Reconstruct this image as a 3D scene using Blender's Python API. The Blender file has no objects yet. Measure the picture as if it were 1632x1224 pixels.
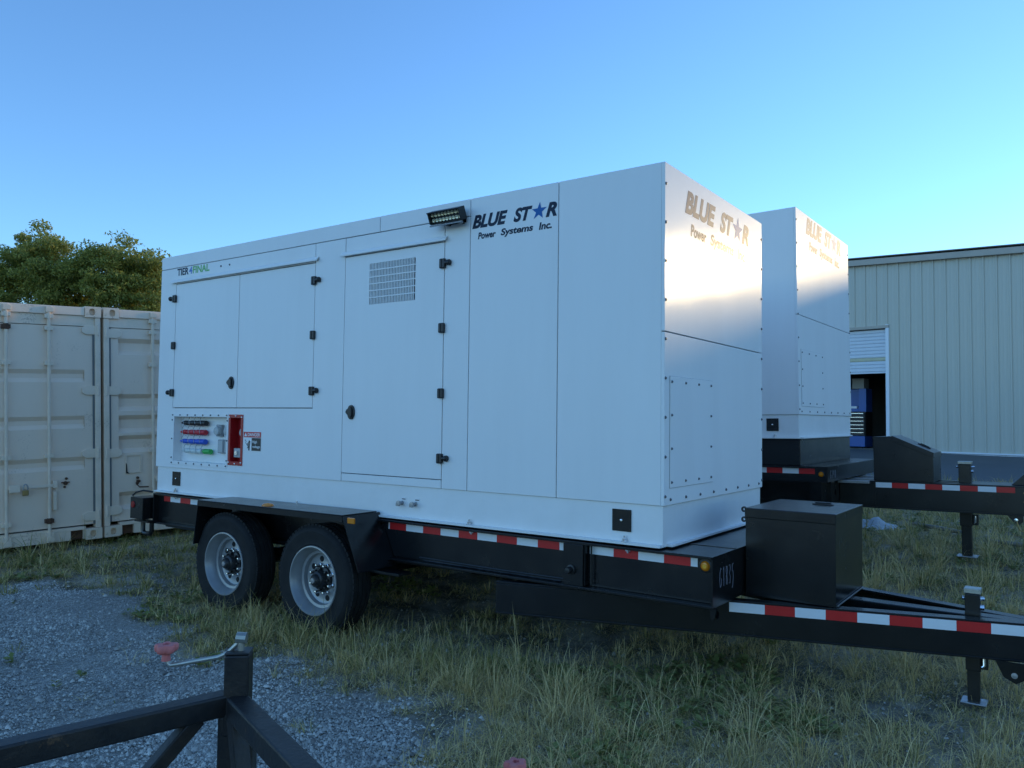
import bpy, math, random
import numpy as np
from mathutils import Vector, Matrix

random.seed(7)
rng = np.random.default_rng(11)
sc = bpy.context.scene
COL = sc.collection
R = math.radians

# ------------------------------------------------------------------ camera
FW = Vector((-0.57926006, 0.81392375, 0.04456353))
RT = Vector((0.81498156, 0.5793667, 0.01180215))
UP = Vector((0.01621258, -0.04315497, 0.99893684))
CAM = Vector((1.8138, -3.9763, 1.5))
cd = bpy.data.cameras.new('camera')
cam = bpy.data.objects.new('camera', cd)
COL.objects.link(cam)
m = Matrix((RT, UP, -FW)).transposed().to_4x4()
m.translation = CAM
cam.matrix_world = m
cd.sensor_fit = 'HORIZONTAL'
cd.sensor_width = 36.0
cd.lens = 36.0 * 1260.56 / 1632.0
cd.clip_start = 0.05
cd.clip_end = 3000
sc.camera = cam

# ------------------------------------------------------------------ light
SUN_ELEV = 10.75          # degrees above the horizon, just over the workshop roof
SUN_AZ = 22.5           # degrees from +Y towards +X
world = bpy.data.worlds.new('World')
sc.world = world
world.use_nodes = True
wn = world.node_tree
wn.nodes.clear()
sky = wn.nodes.new('ShaderNodeTexSky')
sky.sky_type = 'NISHITA'
sky.sun_disc = False
sky.sun_elevation = R(SUN_ELEV)
sky.sun_rotation = R(SUN_AZ)
sky.altitude = 10
sky.air_density = 1.0
sky.dust_density = 0.06
sky.ozone_density = 5.5
bg = wn.nodes.new('ShaderNodeBackground')
bg.inputs['Strength'].default_value = 0.15
wo = wn.nodes.new('ShaderNodeOutputWorld')
wn.links.new(sky.outputs[0], bg.inputs[0])
wn.links.new(bg.outputs[0], wo.inputs[0])
sd = bpy.data.lights.new('sun', 'SUN')
sd.energy = 0.55
sd.angle = R(1.5)
sd.color = (1.0, 0.76, 0.42)
sun = bpy.data.objects.new('sun', sd)
COL.objects.link(sun)
sdir = Vector((math.sin(R(SUN_AZ)) * math.cos(R(SUN_ELEV)), math.cos(R(SUN_AZ)) * math.cos(R(SUN_ELEV)), math.sin(R(SUN_ELEV))))
sun.rotation_euler = sdir.to_track_quat('Z', 'Y').to_euler()
sun.location = sdir * 60
vs = sc.view_settings
vs.view_transform = 'Standard'
vs.look = 'None'
vs.exposure = 1.38
vs.gamma = 1.0
vs.use_white_balance = True             # the camera's own white balance, set for open shade
vs.white_balance_temperature = 7100
vs.white_balance_tint = 10
vs.use_curve_mapping = False

# ------------------------------------------------------------------ materials
MATS = {}
def mat(name, col, rough=0.5, metal=0.0, var=0.0, vscale=4.0, bump=0.0, bscale=60.0, island=0.0,
        col2=None, spec=0.5, trans=0.0, coat=0.0, rvar=0.0, streak=False, coat_rough=0.1, ripple=0.0, chips=0.0, chipcol=(.09, .05, .03), chipscale=55.0):
    """procedural material: base colour with noise variation, optional per-piece variation, bump and translucency"""
    if name in MATS:
        return MATS[name]
    M = bpy.data.materials.new(name)
    M.use_nodes = True
    nt = M.node_tree
    N, Lk = nt.nodes, nt.links
    N.clear()
    out = N.new('ShaderNodeOutputMaterial')
    P = N.new('ShaderNodeBsdfPrincipled')
    P.inputs['Roughness'].default_value = rough
    P.inputs['Metallic'].default_value = metal
    P.inputs['Specular IOR Level'].default_value = spec
    P.inputs['Coat Weight'].default_value = coat
    P.inputs['Coat Roughness'].default_value = coat_rough
    tc = N.new('ShaderNodeTexCoord')
    c2 = col2 or tuple(c * 0.6 for c in col)
    col = tuple(col) + (1,)
    c2 = tuple(c2) + (1,)
    csock = None
    if var > 0:
        nz = N.new('ShaderNodeTexNoise')
        nz.inputs['Scale'].default_value = vscale
        nz.inputs['Detail'].default_value = 6
        nz.inputs['Roughness'].default_value = 0.65
        src = tc.outputs['Object']
        if streak:
            mp = N.new('ShaderNodeMapping')
            mp.inputs['Scale'].default_value = (1, 1, 0.12)
            Lk.new(src, mp.inputs[0]); src = mp.outputs[0]
        Lk.new(src, nz.inputs['Vector'])
        rp = N.new('ShaderNodeMapRange')
        rp.inputs[1].default_value = 0.35; rp.inputs[2].default_value = 0.7
        rp.inputs[3].default_value = 0; rp.inputs[4].default_value = var
        Lk.new(nz.outputs[0], rp.inputs[0])
        mx = N.new('ShaderNodeMix'); mx.data_type = 'RGBA'
        mx.inputs[6].default_value = col; mx.inputs[7].default_value = c2
        Lk.new(rp.outputs[0], mx.inputs[0])
        csock = mx.outputs[2]
        if rvar:
            rr = N.new('ShaderNodeMapRange')
            rr.inputs[3].default_value = rough - rvar; rr.inputs[4].default_value = rough + rvar
            Lk.new(nz.outputs[0], rr.inputs[0]); Lk.new(rr.outputs[0], P.inputs['Roughness'])
    if island > 0:
        g = N.new('ShaderNodeNewGeometry')
        mx2 = N.new('ShaderNodeMix'); mx2.data_type = 'RGBA'
        mx2.inputs[6].default_value = col; mx2.inputs[7].default_value = c2
        if csock: Lk.new(csock, mx2.inputs[6])
        ml = N.new('ShaderNodeMath'); ml.operation = 'MULTIPLY'; ml.inputs[1].default_value = island
        Lk.new(g.outputs['Random Per Island'], ml.inputs[0]); Lk.new(ml.outputs[0], mx2.inputs[0])
        csock = mx2.outputs[2]
    if chips > 0:
        n3 = N.new('ShaderNodeTexNoise'); n3.inputs['Scale'].default_value = chipscale; n3.inputs['Detail'].default_value = 4; n3.inputs['Roughness'].default_value = 0.75
        n4 = N.new('ShaderNodeTexNoise'); n4.inputs['Scale'].default_value = 3.0; n4.inputs['Detail'].default_value = 3
        Lk.new(tc.outputs['Object'], n3.inputs['Vector']); Lk.new(tc.outputs['Object'], n4.inputs['Vector'])
        mu = N.new('ShaderNodeMath'); mu.operation = 'MULTIPLY'; Lk.new(n3.outputs[0], mu.inputs[0]); Lk.new(n4.outputs[0], mu.inputs[1])
        r3 = N.new('ShaderNodeMapRange'); r3.inputs[1].default_value = 0.36; r3.inputs[2].default_value = 0.42; r3.inputs[4].default_value = chips
        Lk.new(mu.outputs[0], r3.inputs[0])
        mx3 = N.new('ShaderNodeMix'); mx3.data_type = 'RGBA'; mx3.inputs[6].default_value = col; mx3.inputs[7].default_value = tuple(chipcol) + (1,)
        if csock: Lk.new(csock, mx3.inputs[6])
        Lk.new(r3.outputs[0], mx3.inputs[0]); csock = mx3.outputs[2]
    if csock: Lk.new(csock, P.inputs['Base Color'])
    else: P.inputs['Base Color'].default_value = col
    if bump > 0:
        nb = N.new('ShaderNodeTexNoise')
        nb.inputs['Scale'].default_value = bscale; nb.inputs['Detail'].default_value = 3
        Lk.new(tc.outputs['Object'], nb.inputs['Vector'])
        b = N.new('ShaderNodeBump'); b.inputs['Strength'].default_value = bump; b.inputs['Distance'].default_value = 0.01
        Lk.new(nb.outputs[0], b.inputs['Height']); Lk.new(b.outputs[0], P.inputs['Normal']); Lk.new(b.outputs[0], P.inputs['Coat Normal'])
        if ripple > 0:
            nr = N.new('ShaderNodeTexNoise'); nr.inputs['Scale'].default_value = 2.3; nr.inputs['Detail'].default_value = 2
            Lk.new(tc.outputs['Object'], nr.inputs['Vector'])
            b2 = N.new('ShaderNodeBump'); b2.inputs['Strength'].default_value = ripple; b2.inputs['Distance'].default_value = 0.05
            Lk.new(nr.outputs[0], b2.inputs['Height']); Lk.new(b2.outputs[0], b.inputs['Normal'])
    sh = P.outputs[0]
    if trans > 0:
        t = N.new('ShaderNodeBsdfTranslucent')
        if csock: Lk.new(csock, t.inputs[0])
        else: t.inputs[0].default_value = col
        ms = N.new('ShaderNodeMixShader'); ms.inputs[0].default_value = trans
        Lk.new(sh, ms.inputs[1]); Lk.new(t.outputs[0], ms.inputs[2]); sh = ms.outputs[0]
    Lk.new(sh, out.inputs[0])
    MATS[name] = M
    return M

WHITE = mat('white_paint', (0.86, 0.845, 0.82), 0.42, spec=0.08, var=0.5, vscale=2.6, col2=(0.78, 0.76, 0.735), bump=0.045, bscale=300, coat=0.13, coat_rough=0.12, ripple=0.035, streak=True)
WHITE2 = mat('white_base_paint', (0.84, 0.83, 0.81), 0.42, var=0.5, vscale=3, col2=(0.73, 0.71, 0.68), bump=0.03, bscale=200)
BLACK = mat('black_paint', chips=.35, chipcol=(.06,.05,.042), col=(0.006, 0.0068, 0.0078), rough=0.25, spec=0.5, var=0.6, vscale=5, col2=(0.012, 0.0125, 0.013), rvar=0.08, bump=0.03, bscale=150)
BLACK2 = mat('dusty_black_paint', chips=.4, chipcol=(.07,.055,.042), col=(0.012, 0.0115, 0.011), rough=0.30, spec=0.5, var=0.8, vscale=4, col2=(0.024, 0.022, 0.019), rvar=0.10)
DARK = mat('grey_rubber_seal', (0.10, 0.10, 0.105), 0.7)
PLASTIC = mat('black_plastic', (0.014, 0.014, 0.015), 0.42)
TYRE = mat('tyre_rubber', (0.010, 0.010, 0.011), 0.75, spec=0.3, var=0.9, vscale=9, col2=(0.022, 0.021, 0.02), bump=0.12, bscale=240)
RIM = mat('silver_wheel_paint', (0.34, 0.35, 0.36), 0.35, metal=0.35, var=0.5, vscale=9, col2=(0.24, 0.235, 0.225))
CHROME = mat('bright_zinc', (0.72, 0.72, 0.74), 0.22, metal=1.0)
STEEL = mat('dull_steel', (0.42, 0.42, 0.43), 0.42, metal=0.8, var=0.5, vscale=30)
SCREW = mat('screw_steel', (0.16, 0.16, 0.17), 0.4, metal=0.7)
NAVY = mat('navy_lettering', (0.022, 0.032, 0.055), 0.42, spec=0.08, coat=0.11, coat_rough=0.12)
BLUESTAR = mat('blue_star_vinyl', (0.02, 0.13, 0.36), 0.42, spec=0.06, coat=0.11, coat_rough=0.12)
GREENV = mat('green_vinyl', (0.10, 0.42, 0.10), 0.4)
BLUEV = mat('blue_vinyl', (0.03, 0.15, 0.5), 0.4)
TAPE_R = mat('red_reflective_tape', (0.62, 0.02, 0.02), 0.3, var=0.3, vscale=20, col2=(0.5, 0.015, 0.015))
TAPE_W = mat('white_reflective_tape', (0.78, 0.79, 0.80), 0.3, var=0.3, vscale=20, col2=(0.66, 0.67, 0.68))
AMBER = mat('amber_lens', (0.75, 0.22, 0.01), 0.2, coat=0.4)
AMBER2 = mat('amber_lens_inner', (0.9, 0.42, 0.04), 0.25)
REDLENS = mat('red_lens', (0.3, 0.01, 0.01), 0.2)
REDP = mat('red_panel_paint', (0.42, 0.012, 0.015), 0.35)
REDC = mat('red_connector', (0.6, 0.02, 0.03), 0.4)
BLUEC = mat('blue_connector', (0.015, 0.10, 0.55), 0.4)
CLEARC = mat('clear_connector', (0.62, 0.68, 0.64), 0.3)
GREENC = mat('green_connector', (0.02, 0.42, 0.08), 0.4)
GREYP = mat('grey_plastic', (0.30, 0.31, 0.32), 0.45)
GREYL = mat('light_grey_plastic', (0.45, 0.46, 0.45), 0.45)
SIGN_W = mat('sign_white', (0.8, 0.8, 0.8), 0.4)
SIGN_R = mat('sign_red', (0.65, 0.03, 0.03), 0.4)
SIGN_K = mat('sign_black', (0.015, 0.015, 0.018), 0.4)
LED = mat('led_lens', (0.75, 0.68, 0.48), 0.12, metal=0.5)
ALU = mat('aluminium', (0.8, 0.8, 0.8), 0.25, metal=0.9)
CHALK = mat('chalk_writing', (0.38, 0.36, 0.43), 0.9)
CHALK2 = mat('faint_chalk_writing', (0.16, 0.17, 0.19), 0.9)
CONT = mat('container_paint', (0.90, 0.69, 0.53), 0.55, chips=.3, chipcol=(.30,.17,.09), var=0.55, vscale=2.2, col2=(0.80, 0.61, 0.47), rvar=0.1, bump=0.05, bscale=14, streak=True)
CONT2 = mat('container_paint_worn', (0.90, 0.69, 0.53), 0.6, chips=.55, chipcol=(.26,.14,.07), var=0.7, vscale=5, col2=(0.70, 0.565, 0.41), bump=0.08, bscale=25)
RUST = mat('rust', (0.14, 0.06, 0.03), 0.85, var=0.8, vscale=20, col2=(0.05, 0.03, 0.02), bump=0.2, bscale=60)
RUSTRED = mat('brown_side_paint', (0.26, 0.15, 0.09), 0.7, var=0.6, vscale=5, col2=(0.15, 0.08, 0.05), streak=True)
BRASS = mat('old_brass', (0.40, 0.26, 0.10), 0.5, metal=0.6)
HOLE = mat('dark_inside', (0.012, 0.012, 0.012), 0.9)
WALL = mat('wall_sheet_paint', (0.60, 0.56, 0.46), 0.45, var=0.4, vscale=0.8, col2=(0.53, 0.50, 0.415), streak=True)
TRIM = mat('tan_trim', (0.50, 0.43, 0.35), 0.5, var=0.3, vscale=3)
TRIMW = mat('white_trim', (0.8, 0.82, 0.84), 0.4)
SHUT = mat('shutter_white', (0.72, 0.75, 0.79), 0.45, var=0.4, vscale=3, col2=(0.6, 0.63, 0.66))
SHUTY = mat('shutter_stained', (0.66, 0.60, 0.40), 0.5, var=0.5, vscale=4)
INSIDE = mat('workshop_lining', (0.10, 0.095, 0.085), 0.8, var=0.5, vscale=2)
CHEST = mat('blue_tool_chest_paint', (0.01, 0.10, 0.36), 0.35)
GREENPOST = mat('green_post_paint', (0.10, 0.16, 0.10), 0.6)
BARK = mat('bark', (0.11, 0.085, 0.06), 0.9, var=0.8, vscale=6, bump=0.5, bscale=18)
LEAF = mat('leaf_green', (0.55, 0.47, 0.11), 0.45, island=1.0, col2=(0.18, 0.22, 0.05), trans=0.5, spec=0.4)
GRASSG = mat('grass_green', (0.13, 0.15, 0.03), 0.55, island=1.0, col2=(0.46, 0.38, 0.12), trans=0.3, spec=0.3)
GRASSD = mat('grass_dry', (0.50, 0.36, 0.13), 0.6, island=1.0, col2=(0.90, 0.70, 0.36), trans=0.25, spec=0.3)
WEED = mat('weed_leaf', (0.19, 0.22, 0.06), 0.55, island=1.0, col2=(0.34, 0.32, 0.11), trans=0.25, spec=0.3)
STONE = mat('gravel_stone', (0.90, 0.82, 0.70), 0.85, island=1.0, var=0.6, vscale=1.1, col2=(0.17, 0.15, 0.13))
FGBLACK = mat('weathered_black_paint', chips=.8, chipcol=(.12,.065,.035), chipscale=30., col=(0.010, 0.011, 0.013), rough=0.45, spec=0.4, var=0.75, vscale=11, col2=(0.035, 0.027, 0.021), rvar=0.15, bump=0.15, bscale=60)
KNOB = mat('faded_red_plastic', (0.62, 0.13, 0.12), 0.55, var=0.5, vscale=30, col2=(0.75, 0.27, 0.24))
ZINC = mat('weathered_zinc', (0.45, 0.44, 0.40), 0.42, metal=0.8, var=0.6, vscale=40, col2=(0.3, 0.28, 0.22))
BAG = mat('white_plastic_sheet', (0.72, 0.76, 0.82), 0.3, trans=0.3, bump=0.2, bscale=30)
WOOD = mat('grey_weathered_wood', (0.30, 0.27, 0.22), 0.85, var=0.6, vscale=12)
ASPH = mat('pale_asphalt', (0.12, 0.125, 0.13), 0.75, var=0.5, vscale=0.8, col2=(0.085, 0.088, 0.092), bump=0.2, bscale=80)

def ground_material():
    M = bpy.data.materials.new('dirt_and_fine_gravel'); M.use_nodes = True
    nt = M.node_tree; N, Lk = nt.nodes, nt.links; N.clear()
    out = N.new('ShaderNodeOutputMaterial'); P = N.new('ShaderNodeBsdfPrincipled'); P.inputs['Roughness'].default_value = 0.9
    tc = N.new('ShaderNodeTexCoord')
    at = N.new('ShaderNodeAttribute'); at.attribute_name = 'gravel'
    vo = N.new('ShaderNodeTexVoronoi'); vo.inputs['Scale'].default_value = 85
    Lk.new(tc.outputs['Object'], vo.inputs['Vector'])
    bw = N.new('ShaderNodeRGBToBW'); Lk.new(vo.outputs['Color'], bw.inputs[0])
    cr = N.new('ShaderNodeMix'); cr.data_type = 'RGBA'
    cr.inputs[6].default_value = (0.15, 0.135, 0.115, 1); cr.inputs[7].default_value = (0.52, 0.48, 0.42, 1)
    Lk.new(bw.outputs[0], cr.inputs[0])
    n1 = N.new('ShaderNodeTexNoise'); n1.inputs['Scale'].default_value = 2.2; n1.inputs['Detail'].default_value = 8; n1.inputs['Roughness'].default_value = 0.7
    Lk.new(tc.outputs['Object'], n1.inputs['Vector'])
    dr = N.new('ShaderNodeMix'); dr.data_type = 'RGBA'
    dr.inputs[6].default_value = (0.11, 0.09, 0.06, 1); dr.inputs[7].default_value = (0.46, 0.39, 0.30, 1)
    mr = N.new('ShaderNodeMapRange'); mr.inputs[1].default_value = 0.42; mr.inputs[2].default_value = 0.62
    Lk.new(n1.outputs[0], mr.inputs[0]); Lk.new(mr.outputs[0], dr.inputs[0])
    mx = N.new('ShaderNodeMix'); mx.data_type = 'RGBA'
    Lk.new(at.outputs['Fac'], mx.inputs[0]); Lk.new(dr.outputs[2], mx.inputs[6]); Lk.new(cr.outputs[2], mx.inputs[7])
    Lk.new(mx.outputs[2], P.inputs['Base Color'])
    b = N.new('ShaderNodeBump'); b.inputs['Strength'].default_value = 0.6; b.inputs['Distance'].default_value = 0.012
    ad = N.new('ShaderNodeMath'); ad.operation = 'ADD'
    Lk.new(vo.outputs['Distance'], ad.inputs[0]); Lk.new(n1.outputs[0], ad.inputs[1])
    Lk.new(ad.outputs[0], b.inputs['Height']); Lk.new(b.outputs[0], P.inputs['Normal'])
    Lk.new(P.outputs[0], out.inputs[0])
    return M
GROUND = ground_material()

# ------------------------------------------------------------------ object helpers
POS = {}
def tag(o, label=None, cat=None, group=None, kind=None):
    if label: o['label'] = label
    if cat: o['category'] = cat
    if group: o['group'] = group
    if kind: o['kind'] = kind
    return o

def root(name, base, label, cat, matrix=None, group=None):
    """an Empty at the thing's base; parts are given in design coordinates, matrix takes design space to the world"""
    o = bpy.data.objects.new(name, None)
    o.empty_display_size = 0.2
    COL.objects.link(o)
    base = Vector(base)
    M = matrix or Matrix.Identity(4)
    o.matrix_world = M @ Matrix.Translation(base)
    POS[o] = base
    return tag(o, label, cat, group)

def inst(src, parent, pos, name=None):
    o = src.copy()
    if name: o.name = name
    COL.objects.link(o)
    o.parent = parent
    o.location = Vector(pos) - POS[parent]
    POS[o] = Vector(pos)
    return o

class MB:
    def __init__(s):
        s.v = []; s.f = []; s.sm = []
    def add(s, vs_, fs, smooth=False):
        n = len(s.v)
        s.v += [tuple(p) for p in vs_]
        for f in fs:
            s.f.append([i + n for i in f]); s.sm.append(smooth)
        return s
    def box(s, x0, x1, y0, y1, z0, z1, M=None):
        if x0 > x1: x0, x1 = x1, x0
        if y0 > y1: y0, y1 = y1, y0
        if z0 > z1: z0, z1 = z1, z0
        p = [(x0, y0, z0), (x1, y0, z0), (x1, y1, z0), (x0, y1, z0), (x0, y0, z1), (x1, y0, z1), (x1, y1, z1), (x0, y1, z1)]
        if M: p = [M @ Vector(q) for q in p]
        return s.add(p, [(0, 3, 2, 1), (4, 5, 6, 7), (0, 1, 5, 4), (1, 2, 6, 5), (2, 3, 7, 6), (3, 0, 4, 7)])
    def prism(s, poly, axis, a, b):
        """extrude a 2D polygon along axis ('x': poly=(y,z); 'y': poly=(x,z); 'z': poly=(x,y))"""
        def P(q, t):
            return {'x': (t, q[0], q[1]), 'y': (q[0], t, q[1]), 'z': (q[0], q[1], t)}[axis]
        n = len(poly)
        vs_ = [P(q, a) for q in poly] + [P(q, b) for q in poly]
        fs = [tuple(range(n)), tuple(range(2 * n - 1, n - 1, -1))] + [(i, i + n, (i + 1) % n + n, (i + 1) % n) for i in range(n)]
        return s.add(vs_, fs)
    def hexa(s, p):
        return s.add(p, [(0, 3, 2, 1), (4, 5, 6, 7), (0, 1, 5, 4), (1, 2, 6, 5), (2, 3, 7, 6), (3, 0, 4, 7)])
    def bar(s, a, b, w, h, up=(0, 0, 1)):
        """square bar from a to b (centre line), w across, h along up"""
        a, b = Vector(a), Vector(b); d = (b - a).normalized(); up = Vector(up)
        sd_ = d.cross(up).normalized() * (w / 2); u = sd_.cross(d).normalized() * (h / 2)
        return s.hexa([a - sd_ - u, a + sd_ - u, b + sd_ - u, b - sd_ - u, a - sd_ + u, a + sd_ + u, b + sd_ + u, b - sd_ + u])
    def tube(s, pts, r, n=8, closed=False):
        pts = [Vector(p) for p in pts]
        rs = r if isinstance(r, (list, tuple)) else [r] * len(pts)
        rings = []; prev = None
        for i, p in enumerate(pts):
            d = (pts[min(i + 1, len(pts) - 1)] - pts[max(i - 1, 0)]).normalized()
            if prev is None:
                a = d.cross(Vector((0, 0, 1)))
                if a.length < 1e-3: a = d.cross(Vector((0, 1, 0)))
            else:
                a = prev - d * prev.dot(d)
            a.normalize(); prev = a; b = d.cross(a)
            rings.append([p + (a * math.cos(t) + b * math.sin(t)) * rs[i] for t in [2 * math.pi * k / n for k in range(n)]])
        vs_ = [q for ring in rings for q in ring]
        fs = []
        for i in range(len(pts) - 1):
            for k in range(n):
                fs.append((i * n + k, i * n + (k + 1) % n, (i + 1) * n + (k + 1) % n, (i + 1) * n + k))
        s.add(vs_, fs, True)
        s.add(rings[0], [tuple(range(n - 1, -1, -1))]); s.add(rings[-1], [tuple(range(n))])
        return s
    def lathe(s, prof, origin, axis, n=32, close=False):
        """prof = [(radius, distance along axis)]"""
        o = Vector(origin); ax = Vector(axis).normalized()
        a = ax.cross(Vector((0, 0, 1)))
        if a.length < 1e-3: a = Vector((1, 0, 0))
        a.normalize(); b = ax.cross(a)
        vs_ = []
        for r, h in prof:
            for k in range(n):
                t = 2 * math.pi * k / n
                vs_.append(o + ax * h + (a * math.cos(t) + b * math.sin(t)) * r)
        fs = []
        m_ = len(prof)
        for i in range(m_ - 1 if not close else m_):
            j = (i + 1) % m_
            for k in range(n):
                fs.append((i * n + k, i * n + (k + 1) % n, j * n + (k + 1) % n, j * n + k))
        return s.add(vs_, fs, True)
    def disc(s, c, axis, r, n=20, squash=1.0):
        c = Vector(c); ax = Vector(axis).normalized()
        a = ax.cross(Vector((0, 0, 1)))
        if a.length < 1e-3: a = Vector((1, 0, 0))
        a.normalize(); b = ax.cross(a)
        return s.add([c + a * math.cos(2 * math.pi * k / n) * r * squash + b * math.sin(2 * math.pi * k / n) * r for k in range(n)], [tuple(range(n))])
    def build(s, name, material, parent=None, bevel=0.0, label=None, kind=None, cat=None, group=None, angle=35):
        a = np.array([tuple(q) for q in s.v], float)
        c = (a.min(0) + a.max(0)) / 2
        me = bpy.data.meshes.new(name)
        me.from_pydata([tuple(q) for q in (a - c)], [], s.f)
        me.polygons.foreach_set('use_smooth', s.sm)
        if any(s.sm):
            me.set_sharp_from_angle(angle=R(angle))
        me.materials.append(material)
        o = bpy.data.objects.new(name, me)
        COL.objects.link(o)
        c = Vector(c)
        if parent:
            o.parent = parent
            o.location = c - POS[parent]
        else:
            o.location = c
        POS[o] = c
        if bevel:
            b = o.modifiers.new('edge', 'BEVEL'); b.width = bevel; b.segments = 2; b.limit_method = 'ANGLE'; b.angle_limit = R(40)
        return tag(o, label, cat, group, kind)

_tc = {}
def text2d(body, shear=0.0, offset=0.0):
    key = (body, shear, offset)
    if key in _tc: return _tc[key]
    cu = bpy.data.curves.new('txt', 'FONT')
    cu.body = body; cu.shear = shear; cu.offset = offset; cu.resolution_u = 6
    ob = bpy.data.objects.new('txt', cu)
    COL.objects.link(ob)
    dg = bpy.context.evaluated_depsgraph_get(); dg.update()
    me = bpy.data.meshes.new_from_object(ob.evaluated_get(dg))
    v = np.array([(q.co.x, q.co.y) for q in me.vertices]); f = [list(p.vertices) for p in me.polygons]
    bpy.data.objects.remove(ob); bpy.data.curves.remove(cu); bpy.data.meshes.remove(me)
    _tc[key] = (v, f)
    return v, f

def put_text(mb, body, o, ux, uy, x0, x1, y0, y1, shear=0.0, offset=0.0):
    """fit lettering to the box x0..x1, y0..y1 on the plane o + x*ux + y*uy"""
    v, f = text2d(body, shear, offset)
    lo, hi = v.min(0), v.max(0)
    o, ux, uy = Vector(o), Vector(ux), Vector(uy)
    q = (v - lo) / (hi - lo)
    mb.add([o + ux * (x0 + (x1 - x0) * a) + uy * (y0 + (y1 - y0) * b) for a, b in q], f)

def star(mb, o, ux, uy, cx, cy, rx, ry, sh=0.0):
    o, ux, uy = Vector(o), Vector(ux), Vector(uy)
    p = []
    for k in range(10):
        r = 1.0 if k % 2 == 0 else 0.40
        t = math.pi / 2 + k * math.pi / 5
        x, y = math.cos(t) * r * rx, math.sin(t) * r * ry
        p.append(o + ux * (cx + x + sh * y) + uy * (cy + y))
    c = o + ux * cx + uy * cy
    mb.add([c] + p, [(0, 1 + k, 1 + (k + 1) % 10) for k in range(10)])

def strokes(mb, o, ux, uy, polys, r):
    o, ux, uy = Vector(o), Vector(ux), Vector(uy)
    for pl in polys:
        mb.tube([o + ux * a + uy * b for a, b in pl], r, 4)

# ------------------------------------------------------------------ terrain
def G(x, y):
    """ground height: the yard rises gently towards the workshop"""
    yy = np.clip(y, -12, 24)
    return 0.03 + 0.0335 * yy + 0.012 * np.sin(1.7 * x + 0.6 * y) * np.sin(1.1 * y - 0.5 * x) * (np.abs(x) < 40)
_lat = rng.random((64, 64))
def vnoise(x, y, s):
    x = np.asarray(x) * s + 100.0; y = np.asarray(y) * s + 100.0
    i = np.floor(x).astype(int); j = np.floor(y).astype(int)
    u = x - i; v = y - j; u = u * u * (3 - 2 * u); v = v * v * (3 - 2 * v)
    a = _lat[i % 64, j % 64]; b = _lat[(i + 1) % 64, j % 64]; c = _lat[i % 64, (j + 1) % 64]; d = _lat[(i + 1) % 64, (j + 1) % 64]
    return (a * (1 - u) + b * u) * (1 - v) + (c * (1 - u) + d * u) * v
GPOLY = np.array([(-9.5, -3.6), (-5.88, -.86), (-5.43, -.44), (-4.8, -.12), (-4.26, -.3), (-3.62, -.92), (-2.85, -1.0), (-2.15, -.92), (-1.92, -.66),
                  (-1.46, -.7), (-1.1, -.85), (-.70, -.98), (-.38, -1.3), (.05, -1.9), (.8, -3), (2.5, -6.5), (-9.5, -6.5)])
def ingravel(x, y):
    x0_, y0_ = np.asarray(x), np.asarray(y)
    x = x0_ + (vnoise(x0_, y0_, 2.1) - .5) * 0.6 + (vnoise(x0_, y0_, 7.3) - .5) * .45 + (vnoise(x0_ + 9, y0_, 23.0) - .5) * .25
    y = y0_ + (vnoise(y0_, x0_, 2.4) - .5) * 0.6 + (vnoise(y0_, x0_, 8.1) - .5) * .45 + (vnoise(y0_, x0_ + 4, 25.0) - .5) * .25
    r = np.zeros(np.shape(x), bool)
    n = len(GPOLY)
    for i in range(n):
        x0, y0 = GPOLY[i]; x1, y1 = GPOLY[(i + 1) % n]
        c = (y0 > y) != (y1 > y)
        with np.errstate(divide='ignore', invalid='ignore'):
            xx = (x1 - x0) * (y - y0) / (y1 - y0) + x0
        r ^= c & (x < xx)
    return r

def make_ground():
    a = np.arange(-12, 12.001, 0.12)
    far = np.array([13, 15, 18, 22, 28, 36, 50, 80, 140, 300, 700, 1500.])
    xs = np.concatenate([-far[::-1], a, far]); ys = xs.copy()
    X, Y = np.meshgrid(xs, ys, indexing='ij')
    Z = G(X, Y) + (vnoise(X, Y, 4.0) - .5) * 0.02 * (np.abs(X) < 12) * (np.abs(Y) < 12)
    v = np.stack([X, Y, Z], -1).reshape(-1, 3)
    n, m_ = X.shape
    i, j = np.meshgrid(np.arange(n - 1), np.arange(m_ - 1), indexing='ij')
    q = np.stack([i * m_ + j, (i + 1) * m_ + j, (i + 1) * m_ + j + 1, i * m_ + j + 1], -1).reshape(-1, 4)
    me = bpy.data.meshes.new('ground')
    me.vertices.add(len(v)); me.vertices.foreach_set('co', v.ravel())
    me.loops.add(q.size); me.loops.foreach_set('vertex_index', q.ravel().astype(np.int32))
    me.polygons.add(len(q)); me.polygons.foreach_set('loop_start', np.arange(0, q.size, 4, dtype=np.int32))
    me.polygons.foreach_set('use_smooth', np.ones(len(q), bool))
    me.update()
    at = me.attributes.new('gravel', 'FLOAT', 'POINT')
    g = ingravel(X, Y).astype(float)
    at.data.foreach_set('value', g.reshape(-1).astype(np.float32))
    me.materials.append(GROUND)
    o = bpy.data.objects.new('ground', me); COL.objects.link(o)
    return tag(o, 'yard ground of packed dirt and grey fine gravel', 'ground', kind='structure')
make_ground()

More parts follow.
